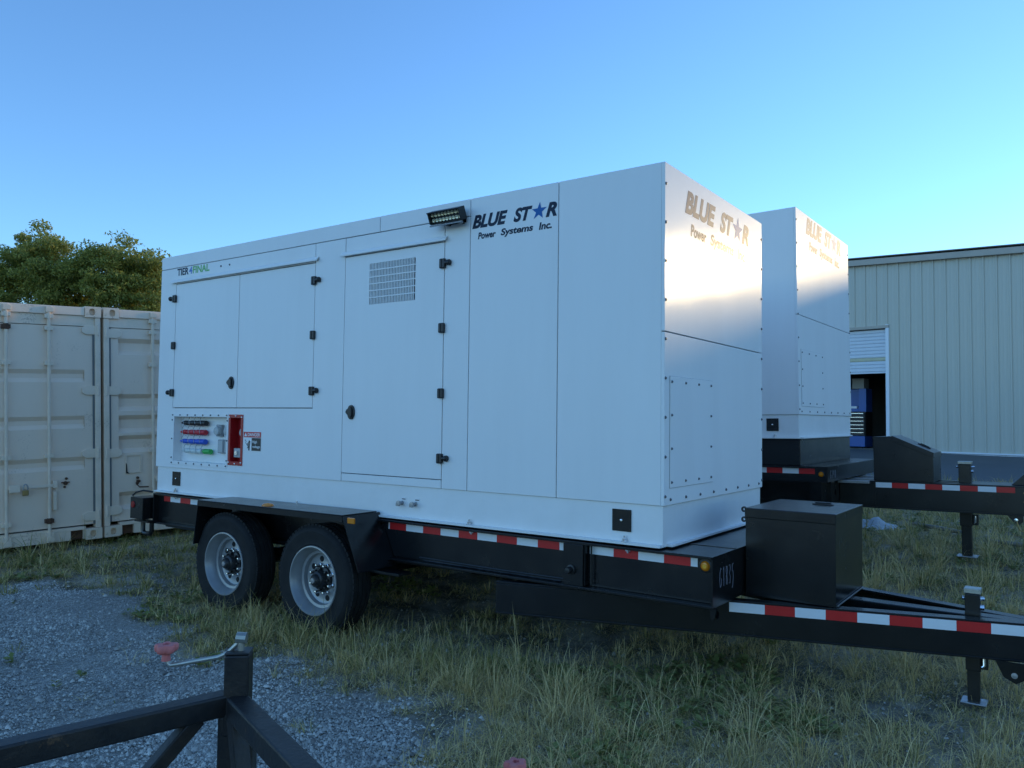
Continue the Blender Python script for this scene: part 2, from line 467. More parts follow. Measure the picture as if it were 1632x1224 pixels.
# ------------------------------------------------------------------ workshop building
BA = -0.19088
BM = Matrix.Translation((-3.28305, 20.42898, 0)) @ Matrix.Rotation(BA, 4, 'Z')
def rake(k): return 6.13 - 0.052 * (k + 0.23)
def building():
    b = root('workshop_building', (0, 0, 0.66), 'long pale sheet metal workshop with ribbed wall and half open roller door', 'building', BM)
    KL, KR = -14.72 - 0.01, 26.4
    def panel(k0, z0, w=0.9144):
        prof = []
        for r in range(3):
            c = k0 + 0.3048 * r
            prof += [(c, 0), (c + .018, -.034), (c + .05, -.034), (c + .068, 0), (c + .13, 0), (c + .14, -.006), (c + .16, -.006), (c + .17, 0), (c + .22, 0), (c + .23, -.006), (c + .25, -.006), (c + .26, 0)]
        prof.append((k0 + w, 0))
        vs_ = []; fs = []
        for x, y in prof: vs_ += [(x, y, z0), (x, y, rake(x) - .02)]
        for i in range(len(prof) - 1): fs.append((2 * i, 2 * i + 2, 2 * i + 3, 2 * i + 1))
        return MB().add(vs_, fs).build('wall_panel', WALL, b)
    D0, D1 = 0.80 - 4 * .9144, 0.80
    k = D1
    while k < KR: panel(k, .76); k += .9144
    for i in range(4): panel(D0 + i * .9144, 4.24)
    k = D0 - .9144
    while k > KL: panel(k, .76); k -= .9144
    KR = D1 + .9144 * math.ceil((26.4 - D1) / .9144)
    # rake trim, roof, other walls, base trim
    zl, zr = rake(KL), rake(KR)
    MB().prism([(KL, zl - .06), (KR, zr - .06), (KR, zr + .10), (KL, zl + .10)], 'y', -.16, -.04).build('rake_trim', TRIM, b)
    MB().prism([(KL, zl + .151), (KR, zr + .151), (KR, zr + .17), (KL, zl + .17)], 'y', -.19, 20).build('roof', TRIM, b)
    MB().prism([(KL, .5), (KL + .1, .5), (KL + .1, zl + .1), (KL, zl + .15)], 'y', .004, 20).build('end_wall', WALL, b)
    MB().prism([(KR - .1, .5), (KR, .5), (KR, zr + .15), (KR - .1, zr + .1)], 'y', .004, 20).build('end_wall', WALL, b)
    MB().prism([(KL, .3), (KR, .3), (KR, zr + .15), (KL, zl + .15)], 'y', 19.9, 20.0).build('rear_wall', WALL, b)
    # inner lining of the front wall so that no light leaks through
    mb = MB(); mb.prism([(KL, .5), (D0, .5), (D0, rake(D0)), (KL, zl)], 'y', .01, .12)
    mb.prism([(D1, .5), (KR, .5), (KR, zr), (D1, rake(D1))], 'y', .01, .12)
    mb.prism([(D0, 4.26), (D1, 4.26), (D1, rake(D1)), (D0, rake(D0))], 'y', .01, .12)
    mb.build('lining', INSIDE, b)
    for (a, c) in ((D1 + .08, KR), (KL, D0 - .08)):
        MB().box(a, c, -.05, .005, .735, .775).build('base_trim', TRIMW, b)
        MB().box(a, c, -.03, .005, .66, .722).build('base_flashing', TRIMW, b)
    # door frame
    MB().box(D1, D1 + .09, -.05, .13, .55, 4.30).build('door_jamb', TRIMW, b)
    MB().box(D0 - .09, D0, -.05, .13, .55, 4.30).build('door_jamb', TRIMW, b)
    MB().box(D0 - .09, D1 + .09, -.055, .125, 4.20, 4.28).build('door_header', TRIM, b)
    rd = root_part('roller_door', b, (0, .1, 3.0))
    z = 2.98
    i = 0
    while z < 4.18:
        MB().prism([(.085, z), (.065, z + .02), (.065, z + .085), (.085, z + .098), (.11, z + .098), (.11, z)], 'x', D0, D1).build('slat', SHUTY if i == 3 else SHUT, rd)
        z += .1; i += 1
    MB().box(D0, D1, .05, .12, 2.93, 2.975).build('bottom_rail', SHUT, rd)
    # inside
    MB().box(KL + .2, KR - .2, .2, 8.0, .55, .665).build('floor_slab', ASPH, b)
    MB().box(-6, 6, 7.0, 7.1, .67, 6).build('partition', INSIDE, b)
    MB().box(-.62 + .9, -.5 + .9, 2.6, 2.74, .67, 5.2).build('column', GREENPOST, b)
    MB().bar((.45, 2.2, 1.5), (.80, 2.0, 2.0), .05, .05).build('brace', STEEL, b)
    return b
def root_part(name, parent, pos):
    """a part that only carries sub-parts"""
    o = bpy.data.objects.new(name, None); o.empty_display_size = .1
    COL.objects.link(o); o.parent = parent; o.location = Vector(pos) - POS[parent]; POS[o] = Vector(pos)
    return o
building()

def tool_chest():
    t = root('tool_chest', (-.6, 1.3, .667), 'bright blue tool chest with black drawers just inside the roller door', 'tool chest', BM)
    x0, x1, y0, y1 = -.98, -.22, 1.0, 1.55
    MB().box(x0, x1, y0, y1, .80, 1.12).build('lower_cabinet', CHEST, t, .01)
    MB().box(x0, x1, y0 + .03, y1, 1.123, 1.85).build('drawer_case', PLASTIC, t)
    for i in range(6):
        d = MB().box(x0 + .02, x1 - .02, y0, y0 + .028, 1.14 + i * .115, 1.245 + i * .115).build('drawer', PLASTIC, t, .004)
        MB().box(x0 + .04, x1 - .04, y0 - .018, y0 - .001, 1.215 + i * .115, 1.232 + i * .115).build('drawer_pull', ALU, d)
    mb = MB(); mb.box(x1 - .22, x1, y0 + .1, y1, 1.853, 2.55); mb.box(x0, x1 - .222, y1 - .05, y1, 1.853, 2.55); mb.box(x0, x1 - .222, y0 + .1, y1 - .052, 1.853, 1.95)
    mb.build('upper_cabinet', CHEST, t, .006)
    MB().box(x0 + .1, x1 - .3, y0 + .15, y0 + .35, 1.953, 2.02).build('label_plate', SIGN_W, t)
    for x in (x0 + .08, x1 - .08):
        for y in (y0 + .08, y1 - .08):
            MB().lathe([(.0, -.025), (.066, -.025), (.066, .025), (0, .025)], (x, y, .733), (1, 0, 0), 12).build('caster', PLASTIC, t)
    c = root('storage_box', (-.65, 1.3, 2.55), 'small pale carton on top of the blue tool chest', 'box', BM)
    MB().box(-.65, -.3, 1.15, 1.5, 2.553, 2.83).build('carton', mat('pale_card', (.35, .33, .29), .8), c)
    MB().box(-.655, -.295, 1.145, 1.505, 2.832, 2.86).build('lid', mat('pale_card', (.35, .33, .29), .8), c)
tool_chest()

def apron():
    n, m_ = 60, 12
    vs_ = []; fs = []
    for i in range(n + 1):
        for j in range(m_ + 1):
            k = -16 + 43 * i / n; d = -7.6 + 7.9 * j / m_
            p = BM @ Vector((k, d, 0))
            e = 0.35 * math.sin(k * 1.3) + .2 * math.sin(k * 3.1) if j == 0 else 0
            p = BM @ Vector((k, d + e, 0))
            vs_.append((p.x, p.y, float(G(p.x, p.y)) + (.018 if j else -.02)))
    for i in range(n):
        for j in range(m_):
            fs.append((i * (m_ + 1) + j, (i + 1) * (m_ + 1) + j, (i + 1) * (m_ + 1) + j + 1, i * (m_ + 1) + j + 1))
    o = MB().add(vs_, fs, True).build('pavement', ASPH)
    tag(o, 'grey asphalt apron in front of the workshop', 'pavement', kind='structure')
apron()

# ------------------------------------------------------------------ trees
def tree(base, height, rad, seed, label, n_leaf=42000, sides=1.0):
    rs = np.random.default_rng(seed); rd = random.Random(seed)
    bx, by = base; bz = float(G(bx, by)) - .1
    t = root('oak_tree', (bx, by, bz), label, 'tree', group='oaks behind the containers')
    tips = []
    trunk = MB()
    h0 = height * .30
    trunk.tube([(bx, by, bz), (bx + .1, by, bz + h0 * .5), (bx, by + .1, bz + h0)], [.38, .30, .27], 10)
    cz = bz + height * .60
    for k in range(9):
        a = 2 * math.pi * k / 9 + rd.uniform(-.3, .3); el = rd.uniform(.15, 1.25)
        d = Vector((math.cos(a) * math.cos(el), math.sin(a) * math.cos(el), math.sin(el)))
        p0 = Vector((bx, by + .1, bz + h0 * rd.uniform(.8, 1))); L = rad * rd.uniform(.5, .68) * (1 + .4 * math.sin(el))
        pts = [p0]
        for s_ in range(1, 5):
            pts.append(p0 + d * L * s_ / 4 + Vector((rd.uniform(-.2, .2), rd.uniform(-.2, .2), rd.uniform(-.1, .25))))
        trunk.tube(pts, [.16, .12, .09, .06, .03], 6)
        for s_ in (2, 3, 4):
            for q in range(3):
                dd = (d + Vector((rd.uniform(-.9, .9), rd.uniform(-.9, .9), rd.uniform(-.5, .8)))).normalized()
                e = pts[s_] + dd * rad * rd.uniform(.25, .5)
                trunk.tube([pts[s_], (pts[s_] + e) / 2 + Vector((0, 0, .08)), e], [.05, .03, .015], 5)
                tips.append(e)
    trunk.build('trunk', BARK, t)
    # leaf clumps: at the branch tips and scattered through an uneven dome
    cl = [np.array(e) for e in tips]
    for k in range(520):
        u = rs.normal(size=3); u /= np.linalg.norm(u); r = rs.uniform(.2, 1.0) ** .5
        lump = 1 + .10 * math.sin(3.1 * u[0] + seed) * math.cos(2.7 * u[1] + 1.3 * seed) + .10 * math.sin(6 * u[2] + 2 * u[0])
        c = np.array([bx, by, cz]) + u * r * lump * np.array([rad, rad, height * .40])
        if c[2] > bz + height * .2: cl.append(c)
    cl = np.array(cl)
    w = rs.uniform(.4, 1.4, len(cl)); w /= w.sum()
    ci = rs.choice(len(cl), n_leaf, p=w)
    cr_ = rs.uniform(.26, .52, len(cl)) * rad / 2.4
    off = rs.normal(size=(n_leaf, 3)); off /= np.linalg.norm(off, axis=1)[:, None]
    off *= (rs.random(n_leaf) ** .45)[:, None] * cr_[ci][:, None] * np.array([1.15, 1.15, .75])
    c = cl[ci] + off
    s_ = rs.uniform(.03, .064, n_leaf)
    a = rs.normal(size=(n_leaf, 3)); a /= np.linalg.norm(a, axis=1)[:, None]
    b = np.cross(a, rs.normal(size=(n_leaf, 3))); b /= np.linalg.norm(b, axis=1)[:, None]
    v = np.stack([c - a * s_[:, None] * 1.4, c + b * s_[:, None] * .6, c + a * s_[:, None] * 1.4, c - b * s_[:, None] * .6], 1).reshape(-1, 3)
    cc = v.mean(0)
    me = bpy.data.meshes.new('crown')
    me.vertices.add(len(v)); me.vertices.foreach_set('co', (v - cc).ravel())
    me.loops.add(len(v)); me.loops.foreach_set('vertex_index', np.arange(len(v), dtype=np.int32))
    me.polygons.add(n_leaf); me.polygons.foreach_set('loop_start', np.arange(0, len(v), 4, dtype=np.int32))
    me.update(); me.materials.append(LEAF)
    o = bpy.data.objects.new('crown', me); COL.objects.link(o); o.parent = t; o.location = Vector(cc) - POS[t]; POS[o] = Vector(cc)
    tag(o, kind='stuff')
    return t
tree((-32.7, 10.8), 8.75, 2.5, 3, 'broad oak behind the left container, the taller rounder crown', 120000)
tree((-29.7, 12.9), 8.55, 2.25, 21, 'oak with a looser crown half hidden by the big white generator', 105000)

# ------------------------------------------------------------------ shipping containers
CA, CT = 1.375, 0.0379
CMAT = Matrix(((math.cos(CA) * math.cos(CT), -math.sin(CA), -math.cos(CA) * math.sin(CT), -7.102),
               (math.sin(CA) * math.cos(CT), math.cos(CA), -math.sin(CA) * math.sin(CT), 0.657),
               (math.sin(CT), 0, math.cos(CT), 0.118), (0, 0, 0, 1)))
def holed_plate(mb, x0, x1, z0, z1, y, cx, cz, rx, rz, depth, n=24):
    """front plate with a rounded opening and its inner wall, facing -y"""
    ang = [2 * math.pi * (k + .5) / n for k in range(n)]
    inner = [(cx + rx * math.copysign(abs(math.cos(t)) ** .7, math.cos(t)), cz + rz * math.copysign(abs(math.sin(t)) ** .7, math.sin(t))) for t in ang]
    outer = []
    for t in ang:
        c, s_ = math.cos(t), math.sin(t)
        k = min(((x1 - cx) / c if c > 0 else (x0 - cx) / c) if abs(c) > 1e-6 else 9e9, ((z1 - cz) / s_ if s_ > 0 else (z0 - cz) / s_) if abs(s_) > 1e-6 else 9e9)
        outer.append((cx + c * k, cz + s_ * k))
    vs_ = [(a, y, b) for a, b in outer] + [(a, y, b) for a, b in inner] + [(a, y + depth, b) for a, b in inner]
    fs = []
    for k in range(n):
        j = (k + 1) % n
        fs += [(k, j, n + j, n + k), (n + k, n + j, 2 * n + j, 2 * n + k)]
    fs.append(tuple(range(2 * n, 3 * n)))
    mb.add(vs_, fs)

def container(u0, u1, label, bands, depth, rods, hinge_h, seed, side, gap=True):
    """door end of a shipping container in the plane y=0 of CMAT; u to the right, z up"""
    c = root('shipping_container', ((u0 + u1) / 2, 1.0, 0), label, 'container', CMAT, 'tan shipping containers')
    H = 2.591
    mb = MB()
    mb.box(u0 + .03, u1 - .03, .10, 6.02, .16, 2.50)
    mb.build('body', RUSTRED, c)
    for (a, b_) in ((u0 + .002, u0 + .03), (u1 - .03, u1 - .002)):
        mb = MB()
        n = 22
        pr = []
        sgn = 1 if a < (u0 + u1) / 2 else -1
        base = a if sgn > 0 else b_
        for i in range(n):
            y = .18 + i * .262
            pr += [(base + sgn * .03, y), (base + sgn * .03, y + .07), (base, y + .13), (base, y + .2)]
        vs_ = []; fs = []
        for x, y in pr: vs_ += [(x, y, .16), (x, y, 2.5)]
        for i in range(len(pr) - 1): fs.append((2 * i, 2 * i + 2, 2 * i + 3, 2 * i + 1))
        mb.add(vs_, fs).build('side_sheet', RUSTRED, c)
        MB().box(a, b_ + .03 * (1 if sgn > 0 else 0), .18, 6.0, 2.46, 2.58).build('top_rail', CONT, c)
    MB().box(u0 + .02, u1 - .02, .1, 6.0, 2.50, 2.56).build('roof_sheet', CONT, c)
    # corner castings
    for (a, b_) in ((u0, u0 + .165), (u1 - .165, u1)):
        for (z0, z1) in ((0, .12), (H - .12, H)):
            mb = MB(); cx = (a + b_) / 2 + (.01 if a == u0 else -.01)
            holed_plate(mb, a, b_, z0, z1, -.012, cx, (z0 + z1) / 2, .031, .038, .05)
            mb.box(a, b_, -.0119, .165, z1 - .006, z1); mb.box(a, b_, -.0119, .165, z0, z0 + .006)
            mb.box(a, a + .006, -.0119, .165, z0 + .006, z1 - .006); mb.box(b_ - .006, b_, -.0119, .165, z0 + .006, z1 - .006)
            cs = mb.build('corner_casting', CONT2, c)
            MB().box(a + .02, b_ - .02, .039, .06, z0 + .02, z1 - .02).build('casting_socket', HOLE, cs)
    # posts
    for (a, b_) in ((u0 + .004, u0 + .062), (u1 - .062, u1 - .004)):
        MB().box(a, b_, .0, .12, .122, H - .122).build('corner_post', CONT2, c, .006)
    # header and sill
    MB().box(u0 + .167, u1 - .167, -.004, .12, H - .105, H - .012).build('header', CONT, c, .006)
    MB().box(u0 + .064, u1 - .064, .02, .12, H - .22, H - .107).build('header_gutter', CONT2, c)
    s0, s1 = u0 + .167, u1 - .167
    pk = [(s0 + .02, s0 + .15), (s1 - .15, s1 - .02)]
    mb = MB(); z0, z1 = .012, .15
    mb.box(s0, s1, .0, .1, .115, z1)
    last = s0
    for a, b_ in pk:
        mb.box(last, a, .0, .1, z0, .113); last = b_
    mb.box(last, s1, .0, .1, z0, .113)
    mb.build('sill', CONT2, c)
    for a, b_ in pk:
        MB().box(a, b_, .05, .12, z0, .113).build('fork_pocket', RUST, c)
    # two doors
    mid = (u0 + u1) / 2
    for side_ in (0, 1):
        d0, d1 = (u0 + .066, mid - .006) if side_ == 0 else (mid + .006, u1 - .066)
        g0, g1 = d0 + .10, d1 - .10
        pr = [(.165, 0.0)]
        for zb, zt in bands:
            s_ = min(.05, (zt - zb) * .33)
            pr += [(zb, 0), (zb + s_, depth), (zt - s_, depth), (zt, 0)]
        pr += [(2.365, 0)]
        mb = MB(); vs_ = []; fs = []
        for z, y in pr: vs_ += [(g0, y + .03, z), (g1, y + .03, z)]
        for i in range(len(pr) - 1): fs.append((2 * i, 2 * i + 1, 2 * i + 3, 2 * i + 2))
        mb.add(vs_, fs)
        for i, (zb, zt) in enumerate(bands):
            s_ = min(.05, (zt - zb) * .33)
            for g in (g0, g1):
                mb.add([(g, .03, zb), (g, .03 + depth, zb + s_), (g, .03 + depth, zt - s_), (g, .03, zt)], [(0, 1, 2, 3)])
        mb.box(d0, g0, .03, .09, .165, 2.365); mb.box(g1, d1, .03, .09, .165, 2.365)
        d = mb.build('door', CONT, c)
        hx = d0 if side_ == 0 else d1
        sg = 1 if side_ == 0 else -1
        MB().box(d0 - .002 if side_ == 0 else d1 - .016, d0 + .016 if side_ == 0 else d1 + .002, .018, .03, .165, 2.365).build('gasket', mat('grey_gasket', (.16, .17, .17), .7), d)
        for h in hinge_h:
            mb = MB()
            xa, xb = sorted((hx - sg * .03, hx + sg * .13))
            t0 = .05
            mb.prism([(hx - sg * .03, h - t0), (hx + sg * .09, h - t0), (hx + sg * .13, h - t0 * .45), (hx + sg * .13, h + t0 * .45), (hx + sg * .09, h + t0), (hx - sg * .03, h + t0)], 'y', .008, .028)
            mb.tube([(hx - sg * .035, .004, h - .06), (hx - sg * .035, .004, h + .06)], .015, 8)
            mb.build('hinge', CONT2, d, .003)
    # lock rods with brackets, cams, handles
    for i, u in enumerate(rods):
        rod = MB().tube([(u, -.012, .03), (u, -.012, H - .05)], .0175, 12).build('lock_rod', CONT2, c)
        for h in (.10, .25, .95, 1.95, 2.33, 2.46):
            mb = MB(); mb.box(u - .042, u + .042, -.03, .028, h - .022, h + .022); mb.tube([(u, -.012, h - .03), (u, -.012, h + .03)], .024, 10)
            mb.build('rod_bracket', CONT2 if (i + int(h * 10)) % 5 else RUST, rod, .003)
        for h in (.055, 2.535):
            MB().prism([(u - .03, h - .035), (u + .045, h - .03), (u + .05, h + .01), (u + .01, h + .035), (u - .03, h + .03)], 'y', -.035, -.005).build('cam_lock', CONT2, rod, .004)
        if i % 2 == 0:
            mb = MB(); mb.box(u + .01, u + .44, -.03, -.018, .615, .645); mb.box(u + .02, u + .12, -.045, -.02, .585, .66)
            mb.build('handle', CONT2, rod, .003)
        else:
            mb = MB(); mb.box(u + .03, u + .075, -.03, .026, .60, .68); mb.box(u + .035, u + .07, -.02, .026, .36, .56)
            mb.build('handle_catch', CONT2, rod, .004)
    return c
cA = container(-2.438, 0.0, 'tan container at left with vertical lock rods and a brass padlock', [(.78, .92), (1.235, 1.375), (1.745, 1.885)], .03,
               [-1.91, -1.515, -.922, -.524], (.252, .952, 1.655, 2.33), 1, 1)
cB = container(.025, 2.463, 'tan container with deep door ribs, partly hidden behind the generator', [(.29, .49), (.935, 1.135), (1.165, 1.366), (1.416, 1.61), (2.06, 2.25)], .055,
               [.556, .98, 1.50, 1.93], (.29, .94, 1.65, 2.30), 2, 0)
def cont_small():
    l = root('padlock', (-.756, -.05, .54), 'old brass padlock hanging on the left container handle', 'padlock', CMAT)
    MB().box(-.785, -.727, -.062, -.036, .545, .605).build('lock_body', BRASS, l, .008)
    MB().tube([(-.777, -.049, .606), (-.777, -.049, .64), (-.768, -.049, .66), (-.756, -.049, .667), (-.744, -.049, .66), (-.735, -.049, .64), (-.735, -.049, .606)], .006, 8).build('shackle', STEEL, l)
    mb = MB()
    mb.box(.26, .435, .018, .0295, .70, .712); mb.box(.26, .435, .018, .0295, .90, .912); mb.box(.26, .272, .018, .0295, .712, .90); mb.box(.423, .435, .018, .0295, .712, .90)
    mb.build('plate_holder', CONT2, cB)
    mb = MB(); mb.prism([(.262, .70), (.30, .695), (.277, .72), (.272, .80), (.262, .82)], 'y', .014, .0175); mb.build('torn_decal', HOLE, cB)
    mb = MB()
    for dx, dz, r in ((-.36, .64, .022), (-.352, .69, .014), (-.37, .60, .012)): mb.lathe([(0, -.02), (r, -.018), (r, .01), (0, .01)], (dx, .03, dz), (0, 1, 0), 10)
    mb.box(-.40, -.32, .012, .029, .645, .655)
    mb.build('handle_retainer', RUST, cA)
    mb = MB()
    for dx, dz in ((.39, .64), (.405, .60), (.385, .58)): mb.lathe([(0, -.02), (.016, -.018), (.016, .01), (0, .01)], (dx, .03, dz), (0, 1, 0), 10)
    mb.tube([(.38, .01, .62), (.37, 0, .57), (.40, -.01, .535), (.50, -.012, .53)], .008, 6)
    mb.build('handle_retainer', RUST, cB)
cont_small()

# ------------------------------------------------------------------ generators
def screws_mb(pts, axis, r=.0085):
    mb = MB()
    for p in pts: mb.lathe([(r * 1.25, 0), (r * 1.25, .002), (r, .003), (r * .7, .007), (.0001, .0075)], p, axis, 8)
    return mb

def hinge(parent, x, z, sg, y=-.001, knob=True):
    h = MB().box(x - .024, x + .024, y - .022, y, z - .033, z + .033).build('hinge', PLASTIC, parent, .007)
    if knob:
        MB().lathe([(.012, 0), (.014, .02), (.02, .024), (.021, .038), (.014, .045), (.0001, .046)], (x + sg * .024, y - .013, z + .002), (sg, 0, 0), 12).build('hinge_knob', PLASTIC, h)
    MB().box(x - .003, x + .003, y - .0235, y - .0222, z - .028, z + .028).build('hinge_line', HOLE, h)

def latch(parent, x, z, y=-.001):
    n = 20
    pts = [(x + .033 * math.cos(2 * math.pi * k / n) + (.006 if math.cos(2 * math.pi * k / n) > 0 else 0), z + .052 * math.sin(2 * math.pi * k / n)) for k in range(n)]
    l = MB().prism(pts, 'y', y - .012, y).build('latch', PLASTIC, parent, .004)
    MB().prism([(x - .03, z - .012), (x - .042, z), (x - .03, z + .02), (x + .012, z + .04), (x + .022, z + .02), (x + .022, z - .03), (x + .01, z - .042)], 'y', y - .024, y - .0125).build('latch_paddle', PLASTIC, l, .006)

def logo(parent, o, ux, uy, w, h):
    ux, uy = Vector(ux), Vector(uy)
    k = w / .647
    sh = .30
    L = None
    for word, a, b, lo, hi, sh_, of in (('BLUE', 0, .435, .07 * k, .07 * k + h, .30, .046), ('ST', .505, .725, .07 * k, .07 * k + h, .30, .046), ('R', .875, 1.0, .07 * k, .07 * k + h, .30, .046),
                                ('Power', .075, .295, -.002 * k, .042 * k, .16, .034), ('Systems', .355, .735, -.012 * k, .044 * k, .16, .034), ('Inc.', .80, .945, -.002 * k, .044 * k, .16, .034)):
        mb = MB(); put_text(mb, word, o, ux, uy, w * a, w * b, lo, hi, sh_, of)
        if L is None: L = mb.build('logo', NAVY, parent, label='dark company name lettering with a blue star')
        else: mb.build('logo_word', NAVY, L)
    mb = MB(); star(mb, o, ux, uy, w * .80, .07 * k + h * .52, w * .088, h * .64, .12)
    mb.build('logo_star', BLUESTAR, L)

def generator(Mx, Wd, H, base_h, label, group):
    """white enclosure; design space: x=0 front face (negative to the rear), y=0 near side, z=0 bottom of the panels"""
    L = 4.947
    g = root('generator', (-L / 2, Wd / 2, -base_h), label, 'generator', Mx, group)
    dz = H - 1.887
    T = H                                    # top
    def zt(z): return z - 1.041 + dz         # measured heights above the ground of the near unit, tied to the top
    def zb(z): return z - 1.041
    MB().box(-L + .02, -.02, .085, Wd - .02, .004, H - .02).build('core', DARK, g)
    MB().box(-L + .0205, -.0205, .0205, Wd - .0205, H - .014, H - .001).build('roof_sheet', WHITE, g, .002)
    # rear, far side
    MB().box(-L, -L + .018, .0205, Wd - .0205, 0, H).build('rear_panel', WHITE, g)
    MB().box(-L, -.0205, Wd - .018, Wd, 0, H).build('far_side_panel', WHITE, g)
    e = .003
    PB = .0025
    hi = H
    Y0, Y1 = 0, .02
    # near side: top band
    for a, b in ((-L, -2.18), (-2.18, -1.362)):
        MB().box(a + e * (a > -4.9), b - e, Y0, Y1, zt(2.815) + e, hi).build('top_band', WHITE, g, PB)
    for a, b in ((-1.362, -.688), (-.688, 0)):
        MB().box(a + e, b - (e if b < 0 else .0205), Y0, Y1, 0, hi).build('side_panel', WHITE, g, PB)
    t0 = zt(2.815) - e
    MB().box(-1.577 + e, -1.362 - e, Y0, Y1, 0, t0).build('side_panel', WHITE, g, PB)
    # panel round door 2
    D2 = (-2.527, -1.577, zb(1.098), zt(2.672))
    MB().box(-2.527 + e, -1.577 - e, Y0, Y1, D2[3] + e, t0).build('side_panel', WHITE, g, PB); MB().box(-2.527 + e, -1.577 - e, Y0, Y1, 0, D2[2] - e).build('side_panel', WHITE, g, PB)
    # big rear panel with door opening, socket recess and red recess
    D1 = (-4.707, -2.855, zb(1.566), zt(2.668))
    RC = (-4.674, -3.905, zb(1.10), zb(1.49))
    RR = (-3.852, -3.712, zb(1.125), zb(1.487))
    mb = MB()
    mb.box(-L, D1[0] - e, Y0, Y1, D1[2] - e, t0)
    mb.box(D1[0] - e, D1[1] - e, Y0, Y1, D1[3] + e, t0)
    mb.box(D1[1] + e, -2.527 - e, Y0, Y1, 0, t0)
    zt_ = D1[2] - e
    mb.box(-L, RC[0], Y0, Y1, 0, zt_); mb.box(RC[0], RC[1], Y0, Y1, RC[3], zt_); mb.box(RC[0], RC[1], Y0, Y1, 0, RC[2])
    mb.box(RC[1], RR[0], Y0, Y1, 0, zt_); mb.box(RR[0], RR[1], Y0, Y1, RR[3], zt_); mb.box(RR[0], RR[1], Y0, Y1, 0, RR[2])
    mb.box(RR[1], D1[1] + e, Y0, Y1, 0, zt_)
    mb.build('side_panel', WHITE, g)
    # doors
    d = MB().box(D1[0] + e, -3.785 - e, Y0 - .0006, Y1, D1[2] + e, D1[3] - e).build('door', WHITE, g, .003)
    for i, z in enumerate((2.538, 2.119, 1.70)): hinge(d, -4.712, zt(z) if i == 0 else zb(z), -1, knob=(i != 1))
    latch(d, -3.862, zb(1.774))
    d = MB().box(-3.785 + e, D1[1] - e, Y0 - .0006, Y1, D1[2] + e, D1[3] - e).build('door', WHITE, g, .003)
    for i, z in enumerate((2.53, 2.117, 1.695)): hinge(d, -2.858, zt(z) if i == 0 else zb(z), 1, knob=(i != 1))
    gx0, gx1, gz0, gz1 = -2.275, -1.835, zt(2.305), zt(2.598)
    mb = MB()
    a, b, c, f = D2[0] + e, D2[1] - e, D2[2] + e, D2[3] - e
    mb.box(a, gx0, -.0006, Y1, c, f); mb.box(gx1, b, -.0006, Y1, c, f); mb.box(gx0, gx1, -.0006, Y1, gz1, f); mb.box(gx0, gx1, -.0006, Y1, c, gz0)
    d = mb.build('door', WHITE, g)
    for i, z in enumerate((2.526, 2.097, 1.665, 1.237)): hinge(d, -1.584, zt(z) if i == 0 else zb(z), 1, knob=(i != 1 and i != 2))
    latch(d, -2.433, zb(1.537))
    mb = MB(); n = 30
    for i in range(1, n):
        x = gx0 + (gx1 - gx0) * i / n; mb.box(x - .0028, x + .0028, -.004, .004, gz0, gz1)
    for i in range(1, 6):
        z = gz0 + (gz1 - gz0) * i / 6; mb.box(gx0, gx1, -.0035, .0035, z - .0035, z + .0035)
    gr = mb.build('vent_grille', WHITE, d, kind='stuff')
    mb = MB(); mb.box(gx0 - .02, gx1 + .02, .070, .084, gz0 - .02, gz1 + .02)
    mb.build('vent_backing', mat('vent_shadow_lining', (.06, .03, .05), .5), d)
    for a, b, z in ((-4.772, -2.815, 2.683), (-2.56, -1.55, 2.682)):
        z = zt(z)
        MB().prism([(-.003, z + .028), (-.028, z + .004), (-.028, z - .006), (-.022, z - .006), (-.022, z + .002), (-.003, z + .020)], 'x', a, b).build('drip_rail', WHITE, g)
    # socket recess
    mb = MB(); rx0, rx1, rz0, rz1 = RC
    dp = .075
    mb.box(rx0 - .002, rx1 + .002, dp, dp + .006, rz0 - .002, rz1 + .002)
    mb.box(rx0 - .003, rx0, .0202, dp, rz0, rz1); mb.box(rx1, rx1 + .003, .0202, dp, rz0, rz1)
    mb.box(rx0, rx1, .0202, dp, rz1, rz1 + .003); mb.box(rx0, rx1, .0202, dp, rz0 - .003, rz0)
    sp = mb.build('socket_recess', WHITE2, g)
    mb = MB(); o_ = .045
    mb.box(rx0 - o_, rx1 + o_ * .4, -.004, -.0005, rz1, rz1 + .028); mb.box(rx0 - o_, rx1 + o_ * .4, -.004, -.0005, rz0 - .03, rz0)
    mb.box(rx0 - o_, rx0, -.004, -.0005, rz0, rz1); mb.box(rx1, rx1 + o_ * .4, -.004, -.0005, rz0, rz1)
    mb.build('bezel', WHITE, sp)
    pts = []
    for i in range(8):
        x = rx0 - .02 + (rx1 - rx0 + .02) * i / 7.0
        pts += [(x, -.0045, rz1 + .014), (x, -.0045, rz0 - .015)]
    for i in range(3): pts += [(rx0 - .024, -.0045, rz0 + .03 + i * .165), (rx1 + .009, -.0045, rz0 + .03 + i * .165)]
    screws_mb(pts, (0, -1, 0), .006).build('screws', SCREW, sp, kind='stuff')
    def plug_row(z, mt, x0, n, name='plug_row'):
        r = root_part(name, sp, (x0, .06, z))
        mb = MB()
        mb.lathe([(.004, 0), (.010, .01), (.014, .05), (.021, .055), (.021, .10), (.017, .105), (.017, .15), (.022, .155), (.022, .21), (.018, .215), (.018, .25), (.023, .255), (.023, n), (.0001, n + .002)], (x0, .040, z), (1, 0, 0), 12)
        mb.build('plug', mt, r)
        mb = MB()
        for i in range(4):
            xx = x0 + .03 + i * .085
            mb.tube([(xx, .074, z + .05), (xx + .01, .04, z + .055), (xx + .03, .015, z + .03), (xx + .04, .015, z - .01)], .0022, 5)
        mb.build('tether', STEEL, r)
    zr = [zb(1.435), zb(1.355), zb(1.275), zb(1.193)]
